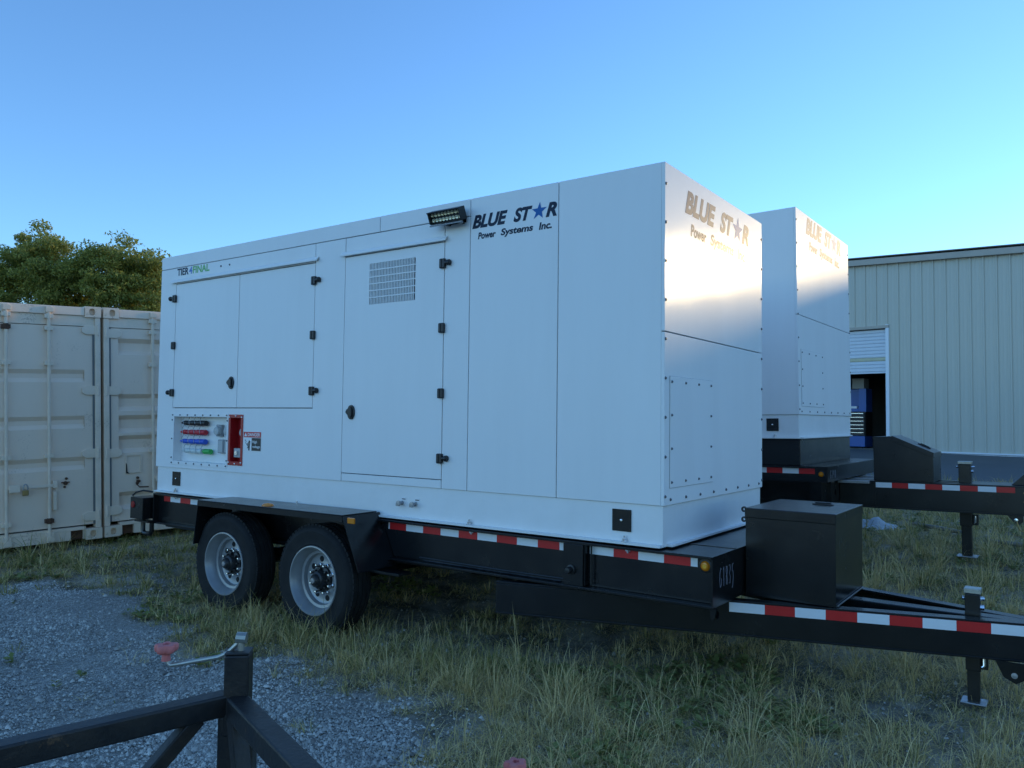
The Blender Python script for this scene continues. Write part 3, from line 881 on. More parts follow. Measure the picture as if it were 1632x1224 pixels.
    plug_row(zr[0], PLASTIC, -4.625, .37)
    plug_row(zr[1], REDC, -4.635, .375)
    plug_row(zr[2], BLUEC, -4.635, .375)
    plug_row(zr[3], CLEARC, -4.60, .30)
    MB().lathe([(.010, 0), (.016, .03), (.023, .035), (.023, .12), (.0001, .121)], (-4.30, .040, zr[3]), (1, 0, 0), 12).build('green_plug', GREENC, sp)
    for x in (-4.085, -3.945):
        s = MB().box(x - .036, x + .036, .045, .0745, zb(1.325), zb(1.425)).build('socket', GREYP, sp, .004)
        MB().lathe([(.0001, -.03), (.034, -.026), (.04, -.01), (.04, 0)], (x, .0445, zb(1.372)), (0, 1, 0), 20).build('socket_cap', GREYL, s)
    for x in (-4.045, -3.955):
        s = MB().box(x - .041, x + .041, .04, .0745, zb(1.185), zb(1.30)).build('outlet_cover', GREYP, sp, .004)
        MB().box(x - .03, x + .03, .036, .0395, zb(1.195), zb(1.29)).build('outlet_flap', GREYL, s, .002)
    # red recess
    rx0, rx1, rz0, rz1 = RR; dp = .07
    mb = MB(); mb.box(rx0 - .002, rx1 + .002, dp, dp + .006, rz0 - .002, rz1 + .002)
    mb.box(rx0, rx0 + .003, -.003, dp, rz0, rz1); mb.box(rx1 - .003, rx1, -.003, dp, rz0, rz1)
    mb.box(rx0 + .003, rx1 - .003, -.003, dp, rz1 - .003, rz1); mb.box(rx0 + .003, rx1 - .003, -.003, dp, rz0, rz0 + .003)
    mb.box(-3.876, rx0, -.006, -.0005, zb(1.097), zb(1.512)); mb.box(rx1, -3.688, -.006, -.0005, zb(1.097), zb(1.512))
    mb.box(rx0, rx1, -.006, -.0005, rz1, zb(1.512)); mb.box(rx0, rx1, -.006, -.0005, zb(1.097), rz0)
    rp = mb.build('red_recess', REDP, g, label='red framed recess with a grey socket and a switch')
    MB().lathe([(.0001, -.03), (.034, -.026), (.04, -.01), (.04, 0)], (-3.745, .055, zb(1.365)), (0, 1, 0), 20).build('socket_cap', GREYL, rp)
    sw = MB().box(-3.835, -3.745, .02, .068, zb(1.16), zb(1.235)).build('switch_box', GREYL, rp, .005)
    MB().box(-3.805, -3.775, .005, .0195, zb(1.18), zb(1.215)).build('switch_key', ALU, sw, .003)
    screws_mb([(-3.864, -.0065, zb(1.49)), (-3.70, -.0065, zb(1.49)), (-3.70, -.0065, zb(1.12)), (-3.864, -.0065, zb(1.12)), (-3.78, -.0065, zb(1.5)), (-3.78, -.0065, zb(1.11))], (0, -1, 0), .006).build('screws', ALU, rp, kind='stuff')
    # danger sign
    sx0, sx1, sz0, sz1 = -3.676, -3.452, zb(1.222), zb(1.376)
    sg = MB().box(sx0, sx1, -.0025, -.0005, sz0, sz1).build('danger_sign', SIGN_W, g, label='small danger high voltage sticker')
    MB().box(sx0 + .002, sx1 - .002, -.004, -.003, zb(1.33), sz1 - .002).build('sign_header', SIGN_R, sg)
    MB().box(-3.569, sx1 - .002, -.004, -.003, sz0 + .002, zb(1.326)).build('sign_field', SIGN_K, sg)
    mb = MB(); o = (0, -.0046, 0)
    put_text(mb, 'DANGER', o, (1, 0, 0), (0, 0, 1), -3.62, -3.463, zb(1.339), zb(1.366), 0, .02)
    put_text(mb, 'High', o, (1, 0, 0), (0, 0, 1), -3.558, -3.500, zb(1.277), zb(1.306), 0, .015)
    put_text(mb, 'voltage', o, (1, 0, 0), (0, 0, 1), -3.558, -3.462, zb(1.240), zb(1.268), 0, .015)
    mb.add([(-3.665, -.0046, zb(1.338)), (-3.629, -.0046, zb(1.338)), (-3.647, -.0046, zb(1.368))], [(0, 1, 2)])
    mb.build('sign_text', SIGN_W, sg)
    mb = MB()                                # hand and lightning pictogram
    for pl, r in (([(-3.655, 1.310), (-3.640, 1.295), (-3.648, 1.285), (-3.630, 1.270), (-3.622, 1.262)], .003), ([(-3.600, 1.235), (-3.606, 1.262), (-3.612, 1.28), (-3.600, 1.305)], .006), ([(-3.600, 1.24), (-3.598, 1.27), (-3.592, 1.30)], .006),
                  ([(-3.606, 1.25), (-3.622, 1.262), (-3.626, 1.285)], .004), ([(-3.604, 1.225), (-3.603, 1.25)], .009), ([(-3.626, 1.243), (-3.606, 1.255)], .004)):
        mb.tube([(x, -.0028, zb(z)) for x, z in pl], r * 1.0, 6)
    for i, q in enumerate(mb.v):
        mb.v[i] = (q[0], -.0028 + (q[1] + .0028) * .15, q[2])
    mb.build('sign_symbol', SIGN_K, sg)
    # emission class lettering
    o = (0, -.0012, 0)
    x0, x1 = -4.698, -4.215; z0, z1 = zt(2.742), zt(2.806)
    w = x1 - x0
    mb = MB(); put_text(mb, 'TIER', o, (1, 0, 0), (0, 0, 1), x0, x0 + w * .36, z0, z1, 0, .03)
    tl = mb.build('tier_lettering', NAVY, g)
    mb = MB(); put_text(mb, '4', o, (1, 0, 0), (0, 0, 1), x0 + w * .375, x0 + w * .475, z0, z1, 0, .03); mb.build('tier_number', BLUEV, tl)
    mb = MB(); put_text(mb, 'FINAL', o, (1, 0, 0), (0, 0, 1), x0 + w * .49, x1, z0, z1, 0, .03); mb.build('tier_word', GREENV, tl)
    screws_mb([(-4.05, -.0005, zt(2.765)), (-3.93, -.0005, zt(2.765))], (0, -1, 0), .007).build('screws', SCREW, g, kind='stuff')
    logo(g, (-1.346, -.0012, zt(2.655)), (1, 0, 0), (0, 0, 1), .647, .088)
    # front face
    k = Wd / 1.645
    zs = zt(1.990) if dz == 0 else .96
    yl = Wd
    MB().box(-.02, 0, 0, Wd, zs + e, hi).build('front_panel', WHITE, g, PB)
    MB().box(-.02, 0, 0, Wd, 0, zs - e).build('front_panel', WHITE, g, PB)
    logo(g, (.0012, .275 * k, zt(2.585)), (0, 1, 0), (0, 0, 1), 1.09 * k, .140 * k)
    hz0, hz1 = (.093, .707)
    if dz: hz0, hz1 = .08, .63
    MB().box(.0012, .0055, .068 * k, .70 * k, hz0, hz1).build('service_hatch', WHITE, g, .001); MB().box(.0003, .0011, .066 * k, .702 * k, hz0 - .002, hz1 + .002).build('hatch_seal', GREYP, g)
    pts = []; hp = []
    for i in range(4):
        y = (.085 + i * .192) * k
        hp += [(.0056, y, hz0 + .03), (.0056, y, hz1 - .03)]
    for i in (1, 2): hp += [(.0056, .085 * k, hz0 + .03 + (hz1 - hz0 - .06) * i / 3), (.0056, .66 * k, hz0 + .03 + (hz1 - hz0 - .06) * i / 3)]
    for i in range(9):
        z = .05 + i * (H - .17) / 8
        pts += [(.0005, .012, z), (.0005, Wd - .014, z)]
    for i in range(8): pts.append((.0005, .08 + i * (Wd - .16) / 7, .03))
    screws_mb(pts, (1, 0, 0), .0075).build('screws', SCREW, g, kind='stuff'); screws_mb(hp, (1, 0, 0), .0065).build('screws', SCREW, g, kind='stuff')
    # base frame: channel with a bottom flange
    b = base_h
    mb = MB()
    mb.prism([(.012, -.002), (.012, -b + .014), (-.022, -b + .012), (-.022, -b), (.06, -b), (.06, -.002)], 'x', -L + .015, -.015)
    mb.build('base_rail', WHITE2, g); mb = MB()
    mb.prism([(Wd - .012, -.002), (Wd - .06, -.002), (Wd - .06, -b), (Wd + .022, -b), (Wd + .022, -b + .012), (Wd - .012, -b + .014)], 'x', -L + .015, -.015)
    bs = mb.build('base_rail', WHITE2, g)
    mb = MB()
    mb.prism([(-.012, -.003), (-.012, -b + .014), (.022, -b + .012), (.022, -b + .0005), (-.07, -b + .0005), (-.07, -.003)], 'y', .062, Wd - .062)
    mb.box(-.0149, -.012, .012, .062, -b, -.004)
    mb.box(-.0149, -.012, Wd - .062, Wd - .012, -b, -.004)
    mb.build('base_end', WHITE2, g)
    MB().box(-L + .012, -L + .07, .062, Wd - .062, -b, -.003).build('base_end', WHITE2, g)
    for x in (-.2585, -4.63):
        p = MB().box(x - .0585, x + .0585, .004, .0115, -.158, -.036).build('cover_plate', BLACK, g, .002)
        MB().lathe([(.008, 0), (.008, .004), (.004, .006), (.0001, .006)], (x, .0035, -.097), (0, -1, 0), 8).build('plate_bolt', CHROME, p)
    for x in (-.235, -1.335, -3.0, -4.62):
        mb = MB(); mb.lathe([(.019, 0), (.019, .003), (.013, .0035), (.013, .017), (.006, .018), (.006, .032), (.0001, .033)], (x, -.004, -b + .0135), (0, 0, 1), 6)
        mb.build('flange_bolt', CHROME, g)
    for x in (-1.93, -1.808):
        mb = MB(); mb.lathe([(.015, 0), (.015, .012), (.011, .013), (.011, .03), (.017, .031), (.017, .045), (.0001, .046)], (x, .011, -.118), (0, -1, 0), 10); mb.box(x - .022, x + .01, -.03, -.02, -.138, -.122)
        v = mb.build('drain_valve', STEEL, g)
        MB().box(x - .006, x + .036, .0095, .0115, -.103, -.078).build('valve_label', SIGN_W, v)
        MB().box(x - .002, x + .032, .0088, .0094, -.094, -.088).build('label_print', SIGN_K, v)
    return g

G1M = Matrix.Translation((0, 0, 1.041))
g1 = generator(G1M, 1.645, 1.887, .225, 'big white generator enclosure in the foreground with a light bar on its side', 'white generators')
G2M = Matrix(((0.99984102, 0.01130848, -0.01378594, -0.31846), (-0.01133816, 0.99993356, -0.00207649, 3.73313), (0.01376155, 0.00223247, 0.99990281, 1.57817), (0, 0, 0, 1)))
g2 = generator(G2M, 2.0425, 2.0, .2295, 'second white generator enclosure behind, standing on a black tank', 'white generators')

def light_bar():
    z0 = 2.86 - 1.041
    l = root_part('light_bar', g1, (-1.49, -.06, z0 - .04))
    x0, x1 = -1.635, -1.368
    M = Matrix.Translation((0, -.075, z0 - .04)) @ Matrix.Rotation(R(24), 4, 'X')
    def bx(mb, *a): return mb.box(*a, M=M)
    mb = MB(); bx(mb, x0, x1, -.02, .03, -.042, -.036); bx(mb, x0, x1, -.035, .03, .034, .042); bx(mb, x0, x0 + .008, -.03, .03, -.036, .034); bx(mb, x1 - .008, x1, -.03, .03, -.036, .034)
    bx(mb, x0 + .008, x1 - .008, .0, .03, -.036, .034)
    for i in range(22):
        x = x0 + .01 + i * (x1 - x0 - .02) / 21
        bx(mb, x - .002, x + .002, .0305, .045, -.04, .04)
    mb.build('housing', PLASTIC, l)
    mb = MB()
    for i in range(9):
        for j in (-.017, .017):
            c = M @ Vector((x0 + .022 + i * (x1 - x0 - .044) / 8, -.0005, j)); ax = M.to_3x3() @ Vector((0, -1, 0))
            mb.lathe([(.013, 0), (.013, .006), (.009, .002), (.004, .001), (.0001, .003)], c, ax, 10)
    mb.build('led_lenses', LED, l, kind='stuff')
    mb = MB(); bx(mb, x0, x1, -.036, -.021, -.052, -.043); mb.build('trim', ALU, l)
    mb = MB(); mb.box(-1.545, -1.525, -.075, -.0005, z0 - .09, z0 - .083); mb.box(-1.43, -1.41, -.075, -.0005, z0 - .09, z0 - .083); mb.box(-1.56, -1.395, -.006, -.0006, z0 - .082, z0 - .03)
    mb.build('bracket', BLACK, l)
    MB().lathe([(.008, 0), (.008, .02), (.0001, .021)], (-1.4, -.06, z0 - .095), (1, 0, 0), 8).build('bracket_bolt', STEEL, l)
light_bar()

# ------------------------------------------------------------------ trailer parts
def wheel(parent, x, z, y0, s=1):
    """y0 is the outer face, s=1: outer face towards -y"""
    w = root_part('wheel', parent, (x, y0 + s * .1, z))
    def P(pr): return [(r, s * h) for r, h in pr]
    o = (x, y0, z)
    n = 56
    pr = [(.222, .012), (.232, .004), (.25, .0), (.262, .0035), (.30, -.004), (.335, -.005), (.342, -.001), (.352, .002), (.364, .012), (.372, .022), (.378, .03), (.3815, .04), (.382, .058), (.373, .060), (.373, .068), (.382, .070),
          (.383, .098), (.374, .10), (.374, .108), (.383, .110), (.382, .138), (.373, .14), (.373, .148), (.382, .15), (.3815, .168), (.376, .182), (.36, .2), (.31, .208), (.25, .205), (.222, .19)]
    MB().lathe(P(pr), o, (0, 1, 0), n).build('tyre', TYRE, w, angle=28)
    ml = MB()                                # shoulder blocks
    for k in range(64):
        a = 2 * math.pi * k / 64
        c, s_ = math.cos(a), math.sin(a)
        M = Matrix.Translation((x, y0, z)) @ Matrix.Rotation(-a, 4, 'Y')
        ml.box(.3705, .3845, s * .020, s * .052, -.0135, .0135, M)
    ml.build('tread_blocks', TYRE, w, kind='stuff')
    rp = [(.238, .002), (.236, -.005), (.228, -.006), (.222, .003), (.219, .012), (.212, .026), (.206, .04), (.200, .055), (.196, .07), (.178, .074), (.174, .085), (.171, .102), (.158, .108), (.10, .108), (.085, .10)]
    rim = MB().lathe(P(rp), o, (0, 1, 0), 48).build('rim', RIM, w, angle=40)
    for k in range(8):
        a = 2 * math.pi * (k + .3) / 8
        MB().lathe(P([(.0001, .1055), (.019, .1055), (.021, .1075)]), (x + .135 * math.cos(a), y0, z + .135 * math.sin(a)), (0, 1, 0), 14).build('hand_hole', HOLE, rim)
    hub = MB().lathe(P([(.088, .10), (.088, .080), (.066, .074), (.06, .048), (.055, .036), (.042, .028), (.038, .010), (.03, .002), (.0001, .0)]), o, (0, 1, 0), 24).build('hub', PLASTIC, w)
    MB().lathe(P([(.0001, -.006), (.018, -.005), (.02, .002)]), o, (0, 1, 0), 14).build('hub_cap', STEEL, hub)
    mb = MB(); mk = MB()
    for k in range(8):
        a = 2 * math.pi * (k + .5) / 8
        mb.lathe(P([(.0001, .054), (.008, .056), (.0115, .064), (.0115, .09), (.015, .092), (.015, .104)]), (x + .098 * math.cos(a), y0, z + .098 * math.sin(a)), (0, 1, 0), 6)
    mb.build('wheel_nuts', CHROME, w, kind='stuff')
    for k in range(8):
        a = 2 * math.pi * k / 8
        mk.lathe(P([(.0001, .056), (.009, .058), (.009, .078)]), (x + .072 * math.cos(a), y0, z + .072 * math.sin(a)), (0, 1, 0), 8)
    mk.build('hub_bolts', PLASTIC, w, kind='stuff')
    return w

def tape(parent, o, ux, uz, nrm, L, start_red, first=.1524, seg=.1524, h=.0508):
    """row of red and white reflective segments, each a piece of its own"""
    o, ux, uz, nrm = Vector(o), Vector(ux).normalized(), Vector(uz).normalized(), Vector(nrm).normalized()
    t = root_part('reflective_tape', parent, o)
    x = 0; red = start_red; w = first
    while x < L - .005:
        w = min(w, L - x)
        a = o + ux * x; b = o + ux * (x + w - .0006)
        mb = MB(); lift = nrm * .0012
        mb.hexa([a, b, b + lift, a + lift, a + uz * h, b + uz * h, b + uz * h + lift, a + uz * h + lift])
        mb.build('red_strip' if red else 'white_strip', TAPE_R if red else TAPE_W, t)
        x += w; red = not red; w = seg
    return t

G_CHALK = [[(.85, .85), (.55, 1.0), (.2, .75), (.1, .35), (.3, 0), (.7, .1), (.8, .4), (.5, .45)]]
def digits(ch):
    return {'G': [[(.8, .9), (.5, 1.0), (.15, .7), (.1, .3), (.35, 0), (.75, .12), (.8, .42), (.5, .45)]],
            '1': [[(.3, .85), (.5, 1.0), (.5, .0)]],
            'V': [[(.1, 1), (.4, .1), (.75, 1)]],
            '8': [[(.5, .5), (.2, .7), (.35, 1), (.65, .95), (.7, .7), (.3, .35), (.3, .05), (.6, 0), (.75, .25), (.5, .5)]],
            '3': [[(.2, .95), (.6, 1), (.7, .75), (.4, .55), (.75, .35), (.6, 0), (.15, .05)]],
            '4': [[(.3, 1), (.15, .45), (.8, .45)], [(.65, .9), (.6, 0)]],
            '5': [[(.8, 1), (.35, .95), (.3, .6), (.65, .6), (.75, .3), (.55, -.15), (.3, -.3)]]}[ch]
def handwriting(parent, word, o, ux, uz, w, h, material, r):
    mb = MB(); ux, uz = Vector(ux), Vector(uz)
    for i, ch in enumerate(word):
        pl = [[((i + a * .85) * w, b * h) for a, b in p] for p in digits(ch)]
        strokes(mb, o, ux, uz, pl, r)
    mb.build('chalk_number', material, parent)

def jack(parent, x, y, z_top, z_beam, z_low, z_foot, wd):
    j = root_part('landing_jack', parent, (x, y, z_foot))
    MB().box(x - wd, x + wd, y - wd, y + wd, z_low, z_top - .024).build('outer_tube', BLACK2, j, .004)
    MB().box(x - wd * 1.12, x + wd * 1.12, y - wd * 1.12, y + wd * 1.12, z_top - .022, z_top + .004).build('top_cap', ZINC, j, .003)
    MB().box(x - wd * .82, x + wd * .82, y - wd * .82, y + wd * .82, z_foot + .012, z_low + .02).build('drop_leg', BLACK2, j, .003)
    MB().box(x - wd * 1.7, x + wd * 1.7, y - wd * 1.6, y + wd * 1.6, z_foot, z_foot + .009).build('foot_plate', STEEL, j, .003)
    MB().lathe([(.0001, -wd * 1.55), (.011, -wd * 1.5), (.011, wd * 1.5), (.0001, wd * 1.55)], (x, y, z_top - .05), (1, .35, 0), 10).build('crank_shaft', CHROME, j)
    mb = MB(); mb.lathe([(.0001, 0), (.014, 0), (.014, .018), (.0001, .019)], (x + wd, y - wd * .4, z_top - .09), (1, 0, 0), 8)
    mb.build('bolt', CHROME, j)
    mb = MB(); mb.box(x + wd * 1.02, x + wd * 1.9, y - .02, y + .02, z_low + .01, z_low + .11); mb.build('pin_bracket', BLACK2, j, .004)
    MB().tube([(x + wd * 1.5, y - .05, z_low + .1), (x + wd * 1.5, y - .055, z_low + .04), (x + wd * 1.2, y - .055, z_low + .03)], .007, 8).build('pin', CHROME, j)
    return j

# ------------------------------------------------------------------ near trailer
def trailer_near():
    t = root('trailer', (-2.4, .82, 0.02), 'black tandem axle trailer under the foreground generator with red and white tape', 'trailer', group='black generator trailers')
    W1 = 1.645
    X0, X1 = -4.90, .290
    # side rails: channel with the web at y=0
    for y, s, nm in ((0, 1, 'near'), (W1, -1, 'far')):
        a = lambda q: y + s * q
        mb = MB()
        mb.prism([(a(.003), .557), (a(.012), .557), (a(.012), .790), (a(.003), .790)], 'x', X0, X1 - .012)
        mb.prism([(a(-.05), .540), (a(.012), .540), (a(.012), .5565), (a(-.05), .5545)], 'x', X0, X1)
        mb.prism([(a(-.045), .7905), (a(.012), .7905), (a(.012), .805), (a(-.045), .805)], 'x', X0, X1)
        mb.build('side_rail', BLACK, t, .002)
    MB().box(X0, X1, .0125, W1 - .0125, .798, .8045).build('deck_plate', BLACK, t)
    MB().box(-.02, X1 - .01, .3, .33, .8047, .8075).build('deck_seam', BLACK2, t)
    fb = MB().box(X1 - .011, X1, -.045, W1 + .045, .541, .8035).build('front_beam', BLACK, t, .002)
    MB().box(X0, X0 + .012, -.045, W1 + .045, .54, .8035).build('rear_beam', BLACK, t, .002)
    handwriting(fb, 'G1835', (X1 + .0006, .050, .635), (0, 1, 0), (0, 0, 1), .044, .10, CHALK, .0009)
    # stiffener plate with stud
    mb = MB(); mb.box(-.605, -.475, -.048, -.036, .556, .7905); mb.box(-.478, -.466, -.036, .002, .5575, .7895)
    sp = mb.build('stiffener', BLACK, t, .002)
    MB().lathe([(.0001, -.05), (.016, -.048), (.02, -.036), (.02, -.012), (.028, -.01), (.028, 0)], (-.55, -.0485, .645), (0, 1, 0), 12).build('stud', PLASTIC, sp)
    MB().tube([(-.435, -.02, .79), (-.435, -.02, .565)], .006, 6).build('stiffener_rod', BLACK2, sp)
    # reflective tape along the rail
    o = lambda x, z=.738: (x, .0025, z)
    tape(t, o(-2.045), (1, 0, 0), (0, 0, 1), (0, -1, 0), 1.432, False, .012)
    tape(t, o(-.457), (1, 0, 0), (0, 0, 1), (0, -1, 0), .648, False)
    tape(t, o(-4.80), (1, 0, 0), (0, 0, 1), (0, -1, 0), .52, True, .10)
    m1 = MB().lathe([(.0001, -.014), (.018, -.012), (.026, -.004), (.026, 0)], (.233, .0028, .748), (0, 1, 0), 24).build('marker_lamp', AMBER, t, label='round amber marker lamp near the front corner')
    MB().lathe([(.027, -.006), (.036, -.004), (.037, 0), (.027, 0)], (.233, .0028, .748), (0, 1, 0), 24).build('lamp_rubber', PLASTIC, m1)
    MB().disc((.233, -.0117, .748), (0, 1, 0), .011).build('lamp_glow', AMBER2, m1)
    for x in (-.21, -1.31, -4.6):
        mb = MB(); mb.lathe([(.016, 0), (.016, -.01), (.007, -.011), (.007, -.02), (.0001, -.021)], (x, -.012, .790), (0, 0, 1), 6); mb.build('rail_bolt', CHROME, t)
    # fenders
    for y, s in ((0, 1), (W1, -1)):
        yo, yi = y - s * .345, y - s * .028
        f = root_part('fender', t, (-2.95, (yo + yi) / 2, .85))
        MB().prism([(-3.76, .838), (-2.13, .848), (-2.13, .856), (-3.76, .846)], 'y', yo, yi).build('fender_top', BLACK, f, .003)
        MB().prism([(-3.76, .800), (-2.13, .810), (-2.13, .8475), (-3.76, .8375)], 'y', yo, yo + s * .008).build('fender_lip', BLACK, f)
        MB().prism([(-3.76, .837), (-3.752, .837), (-3.80, .50), (-3.808, .50)], 'y', yo, yi).build('fender_end', BLACK, f)
        MB().prism([(-2.137, .847), (-2.129, .847), (-1.965, .498), (-1.973, .498)], 'y', yo, yi + s * .026).build('fender_end', BLACK, f)
        MB().box(-3.74, -2.15, yi + s * .002, yi + s * .026, .806, .843).build('fender_mount', BLACK, f)
        MB().box(-2.07, -2.005, yo - s * .014, yo - s * .001, .808, .846).build('side_marker', AMBER, f, .004, label='rectangular amber marker on the fender')
        c = (-2.98, yo + s * .06, .8475)
        MB().lathe([(.045, .003), (.042, .012), (.025, .022), (.0001, .024)], c, (0, 0, 1), 16).build('top_marker', AMBER, f)
    MB().box(-3.95, -3.81, -.12, -.03, .47, .51).build('bracket_plate', BLACK, t)
    MB().box(-2.1, -1.78, -.17, -.052, .468, .486).build('step_plate', BLACK, t, .002)
    # rear light box, hook
    lb = MB().box(-5.12, -4.92, -.13, .06, .575, .765).build('light_box', BLACK, t, .004)
    MB().lathe([(.0001, -.01), (.028, -.008), (.03, 0)], (-5.07, -.1305, .70), (0, 1, 0), 16).build('tail_lamp', REDLENS, lb)
    MB().box(-5.02, -4.93, .062, W1 - .06, .56, .78).build('rear_bumper', BLACK, t, .004)
    MB().tube([(-5.02, -.06, .57), (-5.02, -.06, .47), (-5.0, -.06, .445), (-4.9, -.06, .445), (-4.88, -.06, .47), (-4.88, -.06, .55)], .02, 8).build('tow_hook', BLACK, t)
    MB().box(-5.08, -4.86, -.11, -.02, .548, .562).build('hook_plate', BLACK, t)
    MB().tube([(-4.95, -.02, .81), (-5.05, -.05, .82), (-5.12, -.08, .80), (-5.14, -.1, .77)], .008, 6).build('cable', PLASTIC, t)
    # axles, springs, crossmembers
    for x in (-2.46, -3.47):
        MB().tube([(x, -.14, .379), (x, W1 + .14, .379)], .055, 10).build('axle', BLACK, t)
        for y in (.06, W1 - .06):
            MB().tube([(x - .40, y, .50), (x - .2, y, .455), (x, y, .44), (x + .2, y, .455), (x + .40, y, .50)], .028, 6).build('leaf_spring', BLACK, t)
        wheel(t, x, .379, -.30)
        wheel(t, x, .379, W1 + .30, -1)
    for x in (-4.4, -3.9, -2.95, -1.6, -.9, -.2):
        MB().box(x - .04, x + .04, .014, W1 - .014, .60, .79).build('crossmember', BLACK, t)
    MB().box(-4.1, -1.9, .06, W1 - .06, .56, .79).build('undercarriage_box', BLACK, t)
    # hoses, conduit and welds
    MB().tube([(-4.7, -.03, .533), (-4.0, -.03, .528), (-1.9, .03, .52), (-1.2, .02, .531), (-.6, .03, .522), (.1, .03, .53), (.26, .05, .52)], .009, 6).build('brake_hose', PLASTIC, t)
    mb = MB(); mb.tube([(-1.75, -.002, .575), (-1.1, -.004, .572), (-.63, -.002, .575)], .006, 6); mb.build('wiring_conduit', PLASTIC, t)
    rw = random.Random(4)
    for (x0_, x1_, y_, z_) in ((-.60, -.48, -.037, .7885), (-.60, -.48, -.037, .5575), (-1.72, -.65, .0018, .5585)):
        n_w = int(abs(x1_ - x0_) / .02)
        MB().tube([(x0_ + (x1_ - x0_) * i / n_w, y_ + rw.uniform(-.001, .001), z_ + rw.uniform(-.0015, .0015)) for i in range(n_w + 1)], [rw.uniform(.0035, .0055) for i in range(n_w + 1)], 6).build('weld_bead', BLACK, t)
    # tongue: two converging beams and a centre beam
    C, z0, z1 = .77, .340, .530
    def ln(x): return .268 + .305 * (x - .255)
    for s in (1, -1):
        yy = lambda x, q: C + s * (-(C - ln(x)) + q)
        xa, xb = -1.03, 1.86
        mb = MB()
        def beam(q0, q1, a, b):
            mb.hexa([(xa, yy(xa, q0), a), (xb, yy(xb, q0), a), (xb, yy(xb, q1), a), (xa, yy(xa, q1), a), (xa, yy(xa, q0), b), (xb, yy(xb, q0), b), (xb, yy(xb, q1), b), (xa, yy(xa, q1), b)])
        beam(0, .012, z0 + .0125, z1 - .0125); beam(0, .075, z0, z0 + .012); beam(0, .075, z1 - .012, z1)
        mb.build('tongue_beam', BLACK, t, .002)
    MB().box(.30, 1.80, C - .045, C + .045, .42, .529).build('centre_beam', BLACK, t, .004)
    u = Vector((1, .305, 0)).normalized(); n_ = Vector((.305, -1, 0)).normalized()
    p0 = Vector((.262, ln(.262), z1 - .062)) + n_ * .0006
    tp = tape(t, p0, u, (0, 0, 1), n_, 1.62, False, .185)
    # pointed start of the tongue tape under the frame
    MB().box(1.74, 2.15, C - .07, C + .07, .36, .50).build('coupler_channel', BLACK, t, .006)
    mb = MB(); mb.lathe([(.055, -.012), (.085, 0), (.055, .012), (.045, 0)], (2.24, C, .43), (0, 0, 1), 20, True); mb.build('lunette_ring', BLACK, t)
    # safety chain eye hanging below the beam, with a hook
    mb = MB(); mb.prism([(1.475, .345), (1.60, .345), (1.60, .27), (1.56, .245), (1.51, .27)], 'y', .622, .634); e = mb.build('chain_eye', BLACK, t)
    MB().lathe([(.0001, -.004), (.014, -.003), (.014, 0)], (1.555, .621, .285), (0, 1, 0), 14).build('eye_bolt', STEEL, e)
    mb = MB(); mb.tube([(1.60, .63, .28), (1.62, .63, .22), (1.64, .635, .24), (1.66, .64, .3)], .008, 6); mb.build('chain_hook', BRASS, e)
    MB().lathe([(.0001, -.02), (.02, -.018), (.02, 0)], (.292, .02, .5), (1, 0, 0), 10).build('corner_stud', BLACK, t)
    MB().prism([(.262, .539), (.30, .539), (.29, .49), (.28, .475), (.27, .49)], 'y', -.02, .0).build('corner_lug', BLACK, t)
    jk = jack(t, 1.372, C - .02, .66, .53, .25, .085, .034)
    # tool box
    bx0, bx1, by0, by1, bz0, bz1 = .294, .782, .425, 1.075, .532, 1.02
    tb = MB().box(bx0 + .004, bx1 - .004, by0 + .004, by1 - .004, bz0, bz1 - .004).build('toolbox', BLACK, t, .003)
    ld = MB().box(bx0, bx1, by0, by1, bz1 - .055, bz1).build('toolbox_lid', BLACK, tb, .004)
    cx, cy = .60, .90
    MB().prism([(cx - .055, cy - .03), (cx + .055, cy - .03), (cx + .06, cy), (cx + .05, cy + .03), (cx - .05, cy + .03), (cx - .06, cy)], 'z', bz1 + .0005, bz1 + .007).build('latch_plate', PLASTIC, tb, .002)
    MB().prism([(cx - .045, cy - .012), (cx, cy - .022), (cx + .045, cy - .012), (cx + .045, cy + .012), (cx, cy + .012), (cx - .045, cy + .012)], 'z', bz1 + .0075, bz1 + .015).build('latch_handle', PLASTIC, tb, .003)
    for z in (bz1 - .012, bz1 - .068):
        MB().lathe([(.007, -.006), (.016, -.006), (.016, .006), (.007, .006)], (bx0 - .012, by0 + .03, z), (0, 1, 0), 14, True).build('hinge_ring', PLASTIC, tb)
    MB().box(bx1 + .0005, bx1 + .004, by0 + .02, by1 - .02, bz0 + .006, bz0 + .012).build('weld_bead', STEEL, tb)
    return t
trailer_near()

